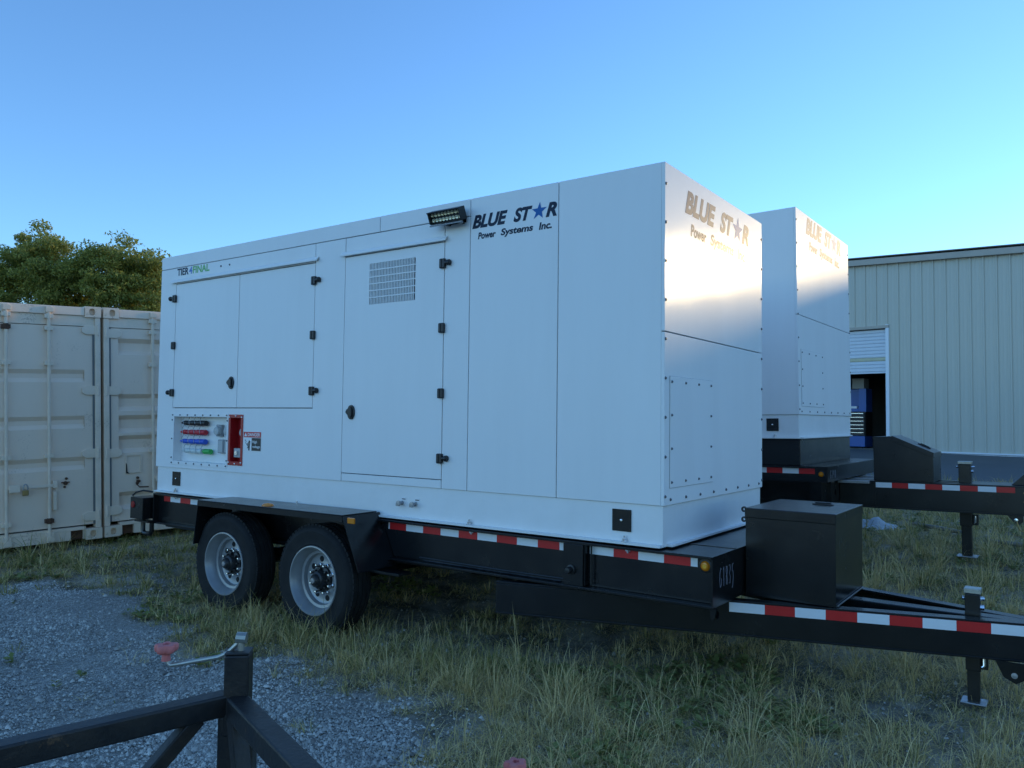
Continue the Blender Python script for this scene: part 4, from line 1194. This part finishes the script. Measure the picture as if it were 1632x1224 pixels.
# ------------------------------------------------------------------ far trailer (design space of the second generator)
def trailer_far():
    zg = -1.40
    t = root('trailer', (-2.4, 1.02, zg), 'black trailer under the second generator with a sloped toolbox on its tongue', 'trailer', G2M, 'black generator trailers')
    W = 2.0425; b = -.2295
    X0, X1 = -4.95, .255
    # fuel tank riser
    MB().box(-4.9, -.012, .05, W - .05, -.487, b - .012).build('fuel_tank', BLACK, t, .004)
    MB().box(-4.92, .004, .02, W - .02, b - .0115, b - .001).build('tank_lid', BLACK, t)
    for y, s in ((0, 1), (W, -1)):
        a = lambda q: y + s * q
        mb = MB(); mb.prism([(a(.003), -.62), (a(.012), -.62), (a(.012), -.503), (a(.003), -.503)], 'x', X0, X1 - .012)
        mb.prism([(a(-.03), -.632), (a(.012), -.632), (a(.012), -.6205), (a(-.03), -.6205)], 'x', X0, X1)
        mb.prism([(a(-.03), -.5025), (a(.012), -.5025), (a(.012), -.488), (a(-.03), -.488)], 'x', X0, X1)
        mb.build('side_rail', BLACK, t)
    MB().box(X0, X1 - .001, .0125, W - .0125, -.4955, -.4885).build('deck_plate', BLACK, t)
    MB().box(X1 - .011, X1, -.03, W + .03, -.632, -.4885).build('front_beam', BLACK, t, .002)
    handwriting(t, 'G148', (X1 + .0006, .05, -.60), (0, 1, 0), (0, 0, 1), .055, .075, CHALK2, .0022)
    tape(t, (-.93, .0025, -.56), (1, 0, 0), (0, 0, 1), (0, -1, 0), 1.062, True, .152)
    m1 = MB().lathe([(.0001, -.014), (.016, -.012), (.023, -.004), (.023, 0)], (.188, .0025, -.56), (0, 1, 0), 20).build('marker_lamp', AMBER, t)
    MB().lathe([(.024, -.006), (.031, -.004), (.031, 0), (.024, 0)], (.188, .0025, -.56), (0, 1, 0), 20).build('lamp_rubber', PLASTIC, m1)
    # wheels and running gear, mostly hidden behind the near unit
    for x in (-2.6, -3.6):
        MB().tube([(x, -.1, zg + .385), (x, W + .1, zg + .385)], .055, 10).build('axle', BLACK, t)
        wheel(t, x, zg + .382, -.27); wheel(t, x, zg + .382, W + .27, -1)
    MB().box(-4.2, -1.9, .2, W - .2, -.95, -.633).build('undercarriage_box', BLACK, t)
    for y0 in (.3, W - .42):
        MB().box(-4.9, .20, y0, y0 + .12, -.93, -.633).build('main_beam', BLACK, t)
    MB().box(.06, .16, .1, W - .1, -.92, -.634).build('crossmember', BLACK, t)
    for y in (.5, .9):
        MB().lathe([(.05, 0), (.05, .02), (.03, .022), (.03, .0)], (.165, y, -.76), (1, 0, 0), 16).build('towing_eye', BLACK, t)
    # tongue: two straight beams close together
    C = 1.02; z0, z1 = -.918, -.650
    for s in (1, -1):
        y_o = C - s * .245
        a, b_ = sorted((y_o, y_o + s * .012)); 
        mb = MB(); mb.box(.165, 1.78, a, b_, z0 + .0125, z1 - .0125)
        a, b_ = sorted((y_o, y_o + s * .08)); mb.box(.165, 1.78, a, b_, z0, z0 + .012); mb.box(.165, 1.78, a, b_, z1 - .012, z1)
        mb.build('tongue_beam', BLACK2, t, .002)
        a, b_ = sorted((y_o - s * .010, y_o - s * .0005))
        MB().box(.385, .50, a, b_, z0 + .04, z1 - .015).build('doubler_plate', BLACK2, t)
    MB().box(.30, 1.5, C - .04, C + .04, z1 - .10, z1 - .001).build('centre_beam', BLACK2, t)
    MB().box(1.30, 1.79, C - .16, C + .16, z1 - .012, z1 - .0005).build('nose_plate', BLACK2, t)
    tape(t, (.502, C - .2458, z1 - .064), (1, 0, 0), (0, 0, 1), (0, -1, 0), 8 * .1455, False, .1455, .1455, .0495)
    MB().prism([(1.63, z1 + .001), (1.95, z1 + .001), (1.95, z1 + .12), (1.73, z1 + .10)], 'y', C - .15, C + .15).build('hitch_guard', BLACK2, t, .004)
    MB().box(1.77, 2.1, C - .2, C + .2, z0, z1 - .013).build('hitch_block', BLACK2, t, .004)
    for z in (z1 - .06, z1 - .14):
        MB().lathe([(.012, 0), (.012, .02), (.0001, .021)], (1.74, C - .246, z), (0, -1, 0), 8).build('hitch_bolt', BRASS, t)
    e = MB().prism([(1.60, z0 - .001), (1.72, z0 - .001), (1.72, z0 - .05), (1.69, z0 - .08), (1.64, z0 - .05)], 'y', C - .24, C - .225).build('chain_eye', BLACK2, t)
    MB().lathe([(.0001, -.008), (.017, -.006), (.017, 0)], (1.665, C - .242, z0 - .04), (0, 1, 0), 14).build('eye_bolt', CHROME, e)
    MB().tube([(1.67, C - .24, z0 - .05), (1.69, C - .25, z0 - .12), (1.75, C - .25, z0 - .16), (1.82, C - .24, z0 - .1), (1.84, C - .2, z0)], .006, 6).build('breakaway_cable', BRASS, e)
    # toolbox with a sloping lid
    x0, x1 = .485, 1.012; y0, y1 = C - .24, C + .24
    pr = [(x0, z1 + .002), (x1, z1 + .002), (x1, -.372), (.652, -.212), (x0, -.218)]
    tb = MB().prism(pr, 'y', y0, y1).build('toolbox', BLACK2, t, .003)
    MB().prism([(x1 + .006, -.415), (x1 + .006, -.366), (.654, -.204), (.648, -.25)], 'y', y0 - .006, y1 + .006).build('toolbox_lid', BLACK2, tb, .003)
    d = Vector((x1 - .652, 0, -.372 + .212)).normalized(); nn = Vector((-d.z, 0, d.x))
    c = Vector((.90, C + .02, 0)); c.z = -.204 + (c.x - .654) * (-.366 + .204) / (x1 + .006 - .654)
    mb = MB(); mb.bar(c - d * .06 + nn * .006, c + d * .06 + nn * .006, .05, .01, nn); mb.build('latch_plate', PLASTIC, tb, .002)
    mb = MB(); mb.bar(c - d * .04 + nn * .016, c + d * .045 + nn * .014, .02, .008, nn); mb.build('latch_handle', PLASTIC, tb, .002)
    jack(t, 1.25, C, -.452, z1, -1.06, -1.35, .052)
    for i, y in enumerate((.55, .95, 1.35)):
        MB().box(.20, .485, y, y + .05, -.668, -.640).build('cross_tube', STEEL, t, .003)
    return t
trailer_far()

# ------------------------------------------------------------------ foreground tongue of a third trailer
def fg_trailer():
    t = root('trailer_tongue', (-.15, -2.56, 0.0), 'weathered black tubular tongue frame with a crank jack, nearest the camera', 'trailer')
    J = Vector((-.1435, -2.555, 0)); zt_ = .716
    vdir = Vector((FW.x, FW.y, 0)).normalized(); sdv = Vector((vdir.y, -vdir.x, 0))
    ang = math.atan2(sdv.y, sdv.x)
    M = Matrix.Translation(J) @ Matrix.Rotation(ang + .12, 4, 'Z')
    MB().box(-.034, .034, -.034, .034, .60, .826, M).build('jack_tube', FGBLACK, t, .006)
    MB().box(-.048, .048, -.03, .05, .012, .655, M).build('post', FGBLACK, t, .006)
    a = Vector((-.165, -2.575, zt_ - .03)); b = Vector((-.315, -3.25, zt_ - .03))
    MB().bar(a, b, .060, .060).build('frame_beam', FGBLACK, t, .006)
    a2 = Vector((-.12, -2.575, zt_ - .032)); b2 = Vector((.80, -2.90, zt_ - .032))
    MB().bar(a2, b2, .060, .060).build('frame_beam', FGBLACK, t, .006)
    p = Vector((-.18, -2.62, .655)); d = (b - a).normalized()
    MB().bar(Vector((-.178, -2.66, .665)), Vector((-.225, -2.95, .40)), .04, .04).build('brace', FGBLACK, t, .004)
    MB().bar(Vector((-.10, -2.59, .665)), Vector((.02, -2.62, .30)), .045, .04).build('brace', FGBLACK, t, .004)
    MB().box(-.075, .075, -.075, .075, .0, .012, M).build('foot_plate', FGBLACK, t)
    # support under the beam ends, below the frame of the picture
    MB().bar((-.315, -3.25, .655), (-.315, -3.25, .01), .06, .06, (0, 1, 0)).build('rear_post', FGBLACK, t)
    MB().bar((.80, -2.90, .654), (.80, -2.90, .01), .06, .06, (0, 1, 0)).build('rear_post', FGBLACK, t)
    # crank
    c = root_part('crank', t, (J.x, J.y, .84))
    tp = Vector((-.138, -2.553, 0))
    MB().tube([tp + Vector((0, 0, .820)), tp + Vector((0, 0, .862))], .010, 10).build('spindle', ZINC, c)
    MB().box(-.034, .034, -.034, .034, .8265, .832, M).build('tube_cap', FGBLACK, c, .003)
    e1 = tp + Vector((.004, .003, .876)); 
    MB().tube([tp + Vector((-.01, -.008, .868)), tp + Vector((.012, .009, .866))], .016, 10).build('socket', ZINC, c)
    MB().tube([Vector((-.134, -2.553, .866)), Vector((-.146, -2.560, .85)), Vector((-.170, -2.576, .823)), Vector((-.19, -2.59, .812)), Vector((-.29, -2.66, .789)), Vector((-.302, -2.668, .787)), Vector((-.309, -2.672, .793)), Vector((-.3115, -2.674, .81))], .0065, 10).build('crank_arm', ZINC, c)
    kb = Vector((-.3135, -2.676, .800))
    knob(kb, c)
    return t
def knob(kb, parent, name='knob'):
    mb = MB()
    mb.lathe([(.0001, 0), (.013, 0), (.0115, .014), (.012, .02), (.018, .026)], kb, (0, 0, 1), 16)
    n = 40
    prof = [(.0, .020), (.62, .021), (.92, .026), (1.0, .033), (.99, .041), (.90, .046), (.5, .0475), (.36, .047), (.30, .039), (.001, .039)]
    vs_ = []; fs = []
    for k, (f, h) in enumerate(prof):
        for i in range(n):
            a = 2 * math.pi * i / n
            r = .029 * (1 + .20 * math.cos(5 * a)) * max(f, .001)
            vs_.append(kb + Vector((r * math.cos(a), r * math.sin(a), h)))
    for k in range(len(prof) - 1):
        for i in range(n):
            fs.append((k * n + i, k * n + (i + 1) % n, (k + 1) * n + (i + 1) % n, (k + 1) * n + i))
    mb.add(vs_, fs, True)
    return mb.build(name, KNOB, parent, angle=50)
fg_trailer()
def knob_stand():
    p = Vector((.531, -2.134, .548 - .045))
    t = root('jack_handle', (p.x + .12, p.y + .05, .0), 'red crank knob just showing at the bottom edge of the picture', 'jack')
    q = Vector((p.x + .13, p.y - .02, 0))
    MB().tube([q + Vector((0, 0, .0)), q + Vector((0, 0, .40))], .03, 12).build('jack_tube', FGBLACK, t)
    MB().tube([q + Vector((0, 0, .40)), q + Vector((0, 0, .45))], .010, 8).build('spindle', ZINC, t)
    MB().tube([q + Vector((0, 0, .445)), q + Vector((-.03, .004, .447)), p + Vector((.01, 0, -.03)), p + Vector((0, 0, -.02)), p + Vector((0, 0, .01))], .0065, 8).build('crank_arm', ZINC, t)
    MB().lathe([(.0001, 0), (.08, 0), (.08, .012), (.03, .02)], (q.x, q.y, -.03), (0, 0, 1), 16).build('foot_plate', FGBLACK, t)
    knob(p, t)
knob_stand()

# ------------------------------------------------------------------ litter on the grass
def litter():
    c = Vector((-.22, 6.42, float(G(-.22, 6.42))))
    n, m_ = 26, 14
    vs_ = []; fs = []
    rs = np.random.default_rng(5)
    for i in range(n + 1):
        for j in range(m_ + 1):
            u = i / n * 2 - 1; v = j / m_ * 2 - 1
            e = max(0, 1 - u * u * .9 - v * v * .9)
            x = c.x + u * .30 + .1 * v; y = c.y + v * .2 - .12 * u
            z = c.z + .01 + .075 * e ** .7 * (1 + .5 * math.sin(7 * u + 3 * v)) + .035 * (vnoise(u * 3 + 7, v * 3 + 2, 2.0) - .5) + .03 * math.sin(13 * u - 9 * v) * e
            vs_.append((x, y, float(z)))
    for i in range(n):
        for j in range(m_):
            fs.append((i * (m_ + 1) + j, (i + 1) * (m_ + 1) + j, (i + 1) * (m_ + 1) + j + 1, i * (m_ + 1) + j + 1))
    o = MB().add(vs_, fs, True).build('plastic_sheet', BAG)
    tag(o, 'crumpled white plastic sheet lying in the grass behind the toolbox', 'plastic sheet')
    def P(x, y): return Vector((x, y, float(G(x, y))))
    mb = MB()
    pts = [P(.20, 6.7) + Vector((0, 0, .05)), P(.5, 6.45) + Vector((0, 0, .055)), P(.85, 6.2) + Vector((0, 0, .05))]
    mb.tube(pts, [.022, .028, .02], 7)
    o = mb.build('fallen_branch', WOOD); tag(o, 'bare grey branch lying in the grass left of the far jack leg', 'branch')
    mb = MB()
    pts = [P(1.05, 5.75) + Vector((0, 0, .06)), P(1.4, 5.65) + Vector((0, 0, .055)), P(1.7, 5.62) + Vector((0, 0, .06))]
    mb.tube(pts, [.018, .026, .03], 7)
    o = mb.build('fallen_branch', WOOD); tag(o, 'bare grey branch lying in the grass right of the far jack leg', 'branch')
litter()

# ------------------------------------------------------------------ gravel stones
def mass(name, v, loop_n, material_idx, mats_, label, cat):
    cc = v.mean(0)
    me = bpy.data.meshes.new(name)
    me.vertices.add(len(v)); me.vertices.foreach_set('co', (v - cc).astype(np.float32).ravel())
    idx, starts = loop_n
    me.loops.add(len(idx)); me.loops.foreach_set('vertex_index', idx.astype(np.int32))
    me.polygons.add(len(starts)); me.polygons.foreach_set('loop_start', starts.astype(np.int32))
    if material_idx is not None: me.polygons.foreach_set('material_index', material_idx.astype(np.int32))
    me.update()
    for m2 in mats_: me.materials.append(m2)
    o = bpy.data.objects.new(name, me); COL.objects.link(o); o.location = Vector(cc)
    return tag(o, label, cat, kind='stuff')

def sample(n, x0, x1, y0, y1, near, power):
    """points thinned with distance from the yard's viewing side, like the level of detail the eye needs"""
    out = []
    tot = 0
    while tot < n:
        x = rng.uniform(x0, x1, n * 2); y = rng.uniform(y0, y1, n * 2)
        d = np.hypot(x - 1.8, y + 4.0)
        k = rng.random(n * 2) < np.clip((near / np.maximum(d, near)) ** power, 0, 1)
        # keep to a generous wedge in front of the viewing side
        a = np.degrees(np.arctan2(-(x - 1.8), (y + 4.0)))
        k &= (a > -6) & (a < 78)
        out.append(np.stack([x[k], y[k]], 1)); tot += k.sum()
    return np.concatenate(out)[:n]

def gravel():
    p = sample(520000, -8.5, 3, -4, 1.2, 3.2, 1.5)
    g = ingravel(p[:, 0], p[:, 1])
    soil = (~g) & (rng.random(len(p)) < .05)
    thin = vnoise(p[:, 0], p[:, 1], 1.3) + .5 * vnoise(p[:, 0], p[:, 1], 4.0)
    g &= rng.random(len(p)) < np.clip((thin - .35) * 2.0, .12, 1)
    p = p[g | soil]
    n = len(p)
    z = G(p[:, 0], p[:, 1])
    s = np.exp(rng.normal(np.log(.0042), .5, n)).clip(.002, .02)
    base = np.array([(1, 0, 0), (0, 1, 0), (-1, 0, 0), (0, -1, 0), (0, 0, 1)], float)
    v = np.repeat(base[None], n, 0) * rng.uniform(.7, 1.3, (n, 5, 1))
    v[:, :, 2] *= rng.uniform(.45, .85, (n, 1))
    v += rng.normal(0, .12, v.shape)
    v[:, :4, 2] -= .35
    t = rng.uniform(0, 2 * np.pi, n); c, s_ = np.cos(t)[:, None], np.sin(t)[:, None]
    x = v[:, :, 0] * c - v[:, :, 1] * s_; y = v[:, :, 0] * s_ + v[:, :, 1] * c
    v = np.stack([x, y, v[:, :, 2]], -1) * s[:, None, None]
    v += np.stack([p[:, 0], p[:, 1], z + s * .25 + .006], -1)[:, None, :]
    f = np.array([(0, 1, 4), (1, 2, 4), (2, 3, 4), (3, 0, 4)])
    idx = (f[None] + (np.arange(n) * 5)[:, None, None]).reshape(-1)
    mass('gravel', v.reshape(-1, 3), (idx, np.arange(0, len(idx), 3)), None, [STONE], 'loose grey gravel covering the yard on the left', 'gravel')
    return n
gravel()

# ------------------------------------------------------------------ grass
def grass_blades(p, h, w, dry, lean, name, label, ang=None, levels=3):
    """curved blades: each arcs out in its direction and droops at the tip"""
    n = len(p)
    z = G(p[:, 0], p[:, 1]) - .006
    a = rng.uniform(0, 2 * np.pi, n) if ang is None else ang
    d = np.stack([np.cos(a), np.sin(a)], 1)
    t = a + np.pi / 2 + rng.normal(0, .7, n); sd_ = np.stack([np.cos(t), np.sin(t)], 1) * w[:, None] / 2
    droop = np.clip(lean * .62 + rng.normal(0, .08, n), 0, .97)
    b = np.stack([p[:, 0], p[:, 1], z], 1)
    ts = np.linspace(0, 1, levels + 1)
    rows = []
    for k, tt in enumerate(ts):
        off = d * (h * lean * (.25 * tt + .75 * tt ** 2))[:, None]
        hh = h * (tt - droop * tt ** 2 * (.55 + .45 * tt)) * np.clip(1.08 - .25 * lean, .5, 1.1)
        wk = [1, .9, .62][min(k, 2)] if levels == 3 else [1, .8][min(k, 1)]
        for sg in ((-1, 1) if k < levels else (0,)):
            q = b.copy(); q[:, :2] += off + sd_ * sg * wk; q[:, 2] += hh; rows.append(q)
    nv = len(rows)
    v = np.stack(rows, 1).reshape(-1, 3)
    o = (np.arange(n) * nv)[:, None]
    cols = []; lens = []
    for k in range(levels - 1):
        cols.append(o + np.array([2 * k, 2 * k + 1, 2 * k + 3, 2 * k + 2])); lens.append(4)
    k = levels - 1
    cols.append(o + np.array([2 * k, 2 * k + 1, 2 * k + 2])); lens.append(3)
    idx = np.concatenate(cols, 1); per = idx.shape[1]; idx = idx.reshape(-1)
    st0 = np.concatenate([[0], np.cumsum(lens)[:-1]])
    st = (np.arange(n)[:, None] * per + st0).reshape(-1)
    return mass(name, v, (idx, st), np.repeat(dry.astype(int), levels), [GRASSG, GRASSD], label, 'grass')

def grow(x, y):
    """how much grows at a point, 0 bare to 1 lush"""
    g = ingravel(x, y)
    big = vnoise(x, y, .8); mid = vnoise(x + 5, y - 3, 2.1); fine = vnoise(x, y, 6.0)
    d = np.clip((.5 * big + .5 * mid - .30) * 2.6, 0, 1) * np.clip(.3 + fine, 0, 1)
    strip = np.exp(-((y + .45 + .12 * np.sin(x * 2)) / .5) ** 2) * (x < -.2) * (x > -6)
    d = np.maximum(d, strip * np.clip(.35 + mid, 0, 1))
    front = (y < -.55 + .30 * x) & (x > -2.2)
    d = np.where(front, np.where(mid + .3 * fine > .66, np.maximum(d, .75), d * .05), d)
    right = (x > -.5) & (y > -1.1 + .35 * x) & (y < 3.2)
    d = np.where(right & ~g, np.maximum(d, np.where(fine + .4 * mid > .55, .75, .15)), d)
    d = np.where(g, np.where((mid > .80) & (fine > .45), .22, .003), d)
    d = np.where((y > 3.0) | (x < -4.4), np.maximum(d, .55 + .4 * mid), d)
    d = np.where(g & (x < -4.4), .01, d)
    dw = (x + 3.283) * (-math.sin(BA)) + (y - 20.429) * math.cos(BA)
    return np.where(dw > -7.3, 0, d)

def grass():
    # tufts: each a fountain of blades from one root
    c = sample(40000, -11, 7, -4, 15, 3.6, 1.2)
    c = c[rng.random(len(c)) < grow(c[:, 0], c[:, 1])]
    nt = len(c)
    x, y = c[:, 0], c[:, 1]
    tall = np.exp(-((y + .38) / .45) ** 2) * (x > -3.4) * (x < .3)
    th = np.exp(rng.normal(np.log(.07), .55, nt)) * (1 + .9 * tall * vnoise(x, y, 3.0))
    th = np.where((y > 3.0), th * 1.25, th)
    under = (y > .05) & (y < 1.6) & (x < .3) & (x > -5); th = np.where(under, np.minimum(th, .12), th)
    tdry = .58 + .45 * (vnoise(x + 11, y, 1.4) - .2) + .32 * (x > -.9) * (y < 3.0) - .38 * (x < -4.4) - .10 * (y > 6) - .12 * tall + rng.normal(0, .22, nt)
    d0 = np.hypot(x - 1.8, y + 4.0)
    nb = np.clip(rng.poisson(13 * np.clip(th / .1, .5, 2.2)), 4, 44)
    ti = np.repeat(np.arange(nt), nb); n = len(ti)
    a = rng.uniform(0, 2 * np.pi, n)
    sway = rng.uniform(0, 2 * np.pi, nt)
    vx = np.cos(a) + .7 * np.cos(sway[ti]); vy = np.sin(a) + .7 * np.sin(sway[ti]); ang = np.arctan2(vy, vx)
    rad = np.abs(rng.normal(0, .016, n)) + .12 * th[ti] * rng.random(n)
    p = np.stack([x[ti] + rad * np.cos(a), y[ti] + rad * np.sin(a)], 1)
    h = th[ti] * rng.uniform(.4, 1.35, n)
    w = rng.uniform(.0020, .0042, n) * np.clip(d0[ti] / 4.5, .9, 2.0)
    dry = rng.random(n) < tdry[ti]
    lean = rng.beta(2.2, 1.5, n) * 1.25
    nr = d0[ti] < 5.2
    grass_blades(p[nr], h[nr], w[nr], dry[nr], lean[nr], 'grass', 'long unmown green and straw coloured grass around the near trailer', ang[nr])
    fr = ~nr
    grass_blades(p[fr], h[fr], w[fr], dry[fr], lean[fr], 'grass', 'long unmown grass further back around the containers and the second trailer', ang[fr], 2)
    # flattened straw and thatch lying on the ground
    q = sample(150000, -7, 5, -3.4, 9, 3.6, 1.3)
    gq = grow(q[:, 0], q[:, 1])
    q = q[~ingravel(q[:, 0], q[:, 1]) & (rng.random(len(q)) < .22 + .78 * gq)]; n = len(q)
    grass_blades(q, rng.uniform(.04, .17, n), rng.uniform(.002, .0036, n), rng.random(n) < .85, rng.uniform(1.2, 1.6, n), 'straw', 'dry fallen straw lying among the grass', None, 2)
    # long seed stalks standing and leaning at all angles
    q = sample(20000, -8, 5, -3.4, 11, 3.6, 1.1)
    gq = grow(q[:, 0], q[:, 1]); q = q[rng.random(len(q)) < gq ** 1.7]; n = len(q)
    hs = rng.uniform(.12, .33, n); hs = np.where((q[:, 1] > .05) & (q[:, 1] < 1.6) & (q[:, 0] < .3), np.minimum(hs, .14), hs)
    grass_blades(q, hs, rng.uniform(.0018, .0028, n), np.ones(n, bool), rng.uniform(.2, 1.2, n), 'seed_stalks', 'thin pale seed stalks sticking out of the grass')
    # low ground cover
    q = sample(200000, -10, 6, -3.6, 14, 3.6, 1.2)
    gq = grow(q[:, 0], q[:, 1])
    q = q[(rng.random(len(q)) < gq * .9)]; n = len(q)
    grass_blades(q, rng.uniform(.015, .055, n), rng.uniform(.0028, .0055, n), rng.random(n) < .3, rng.uniform(.3, 1.0, n), 'ground_cover', 'short green and dry turf growing between the tufts', None, 2)
grass()

def weeds():
    """low broadleaf weeds in patches along the gravel and through the grass"""
    c = sample(16000, -8, 5, -3.6, 9, 3.6, 1.2)
    g = ingravel(c[:, 0], c[:, 1])
    pa = vnoise(c[:, 0] + 3, c[:, 1] + 8, 1.9)
    c = c[(pa > .66) & ((~g) | (rng.random(len(c)) < .04))]
    nt = len(c); k = 9
    ti = np.repeat(np.arange(nt), k); n = len(ti)
    a = rng.uniform(0, 2 * np.pi, n); L = rng.uniform(.02, .055, n); up = rng.uniform(.05, .8, n)
    d = np.stack([np.cos(a), np.sin(a), up], 1); sd_ = np.stack([-np.sin(a), np.cos(a), rng.normal(0, .3, n)], 1) * (L * rng.uniform(.22, .36, n))[:, None]
    b = np.stack([c[ti, 0], c[ti, 1], G(c[ti, 0], c[ti, 1]) + rng.uniform(.004, .035, n)], 1)
    v = np.stack([b, b + d * (L * .55)[:, None] + sd_, b + d * L[:, None] * np.array([1, 1, .75]), b + d * (L * .55)[:, None] - sd_], 1).reshape(-1, 3)
    mass('weeds', v, (np.arange(len(v)), np.arange(0, len(v), 4)), None, [WEED], 'low broadleaf weeds in patches among grass and gravel', 'weeds')
weeds()
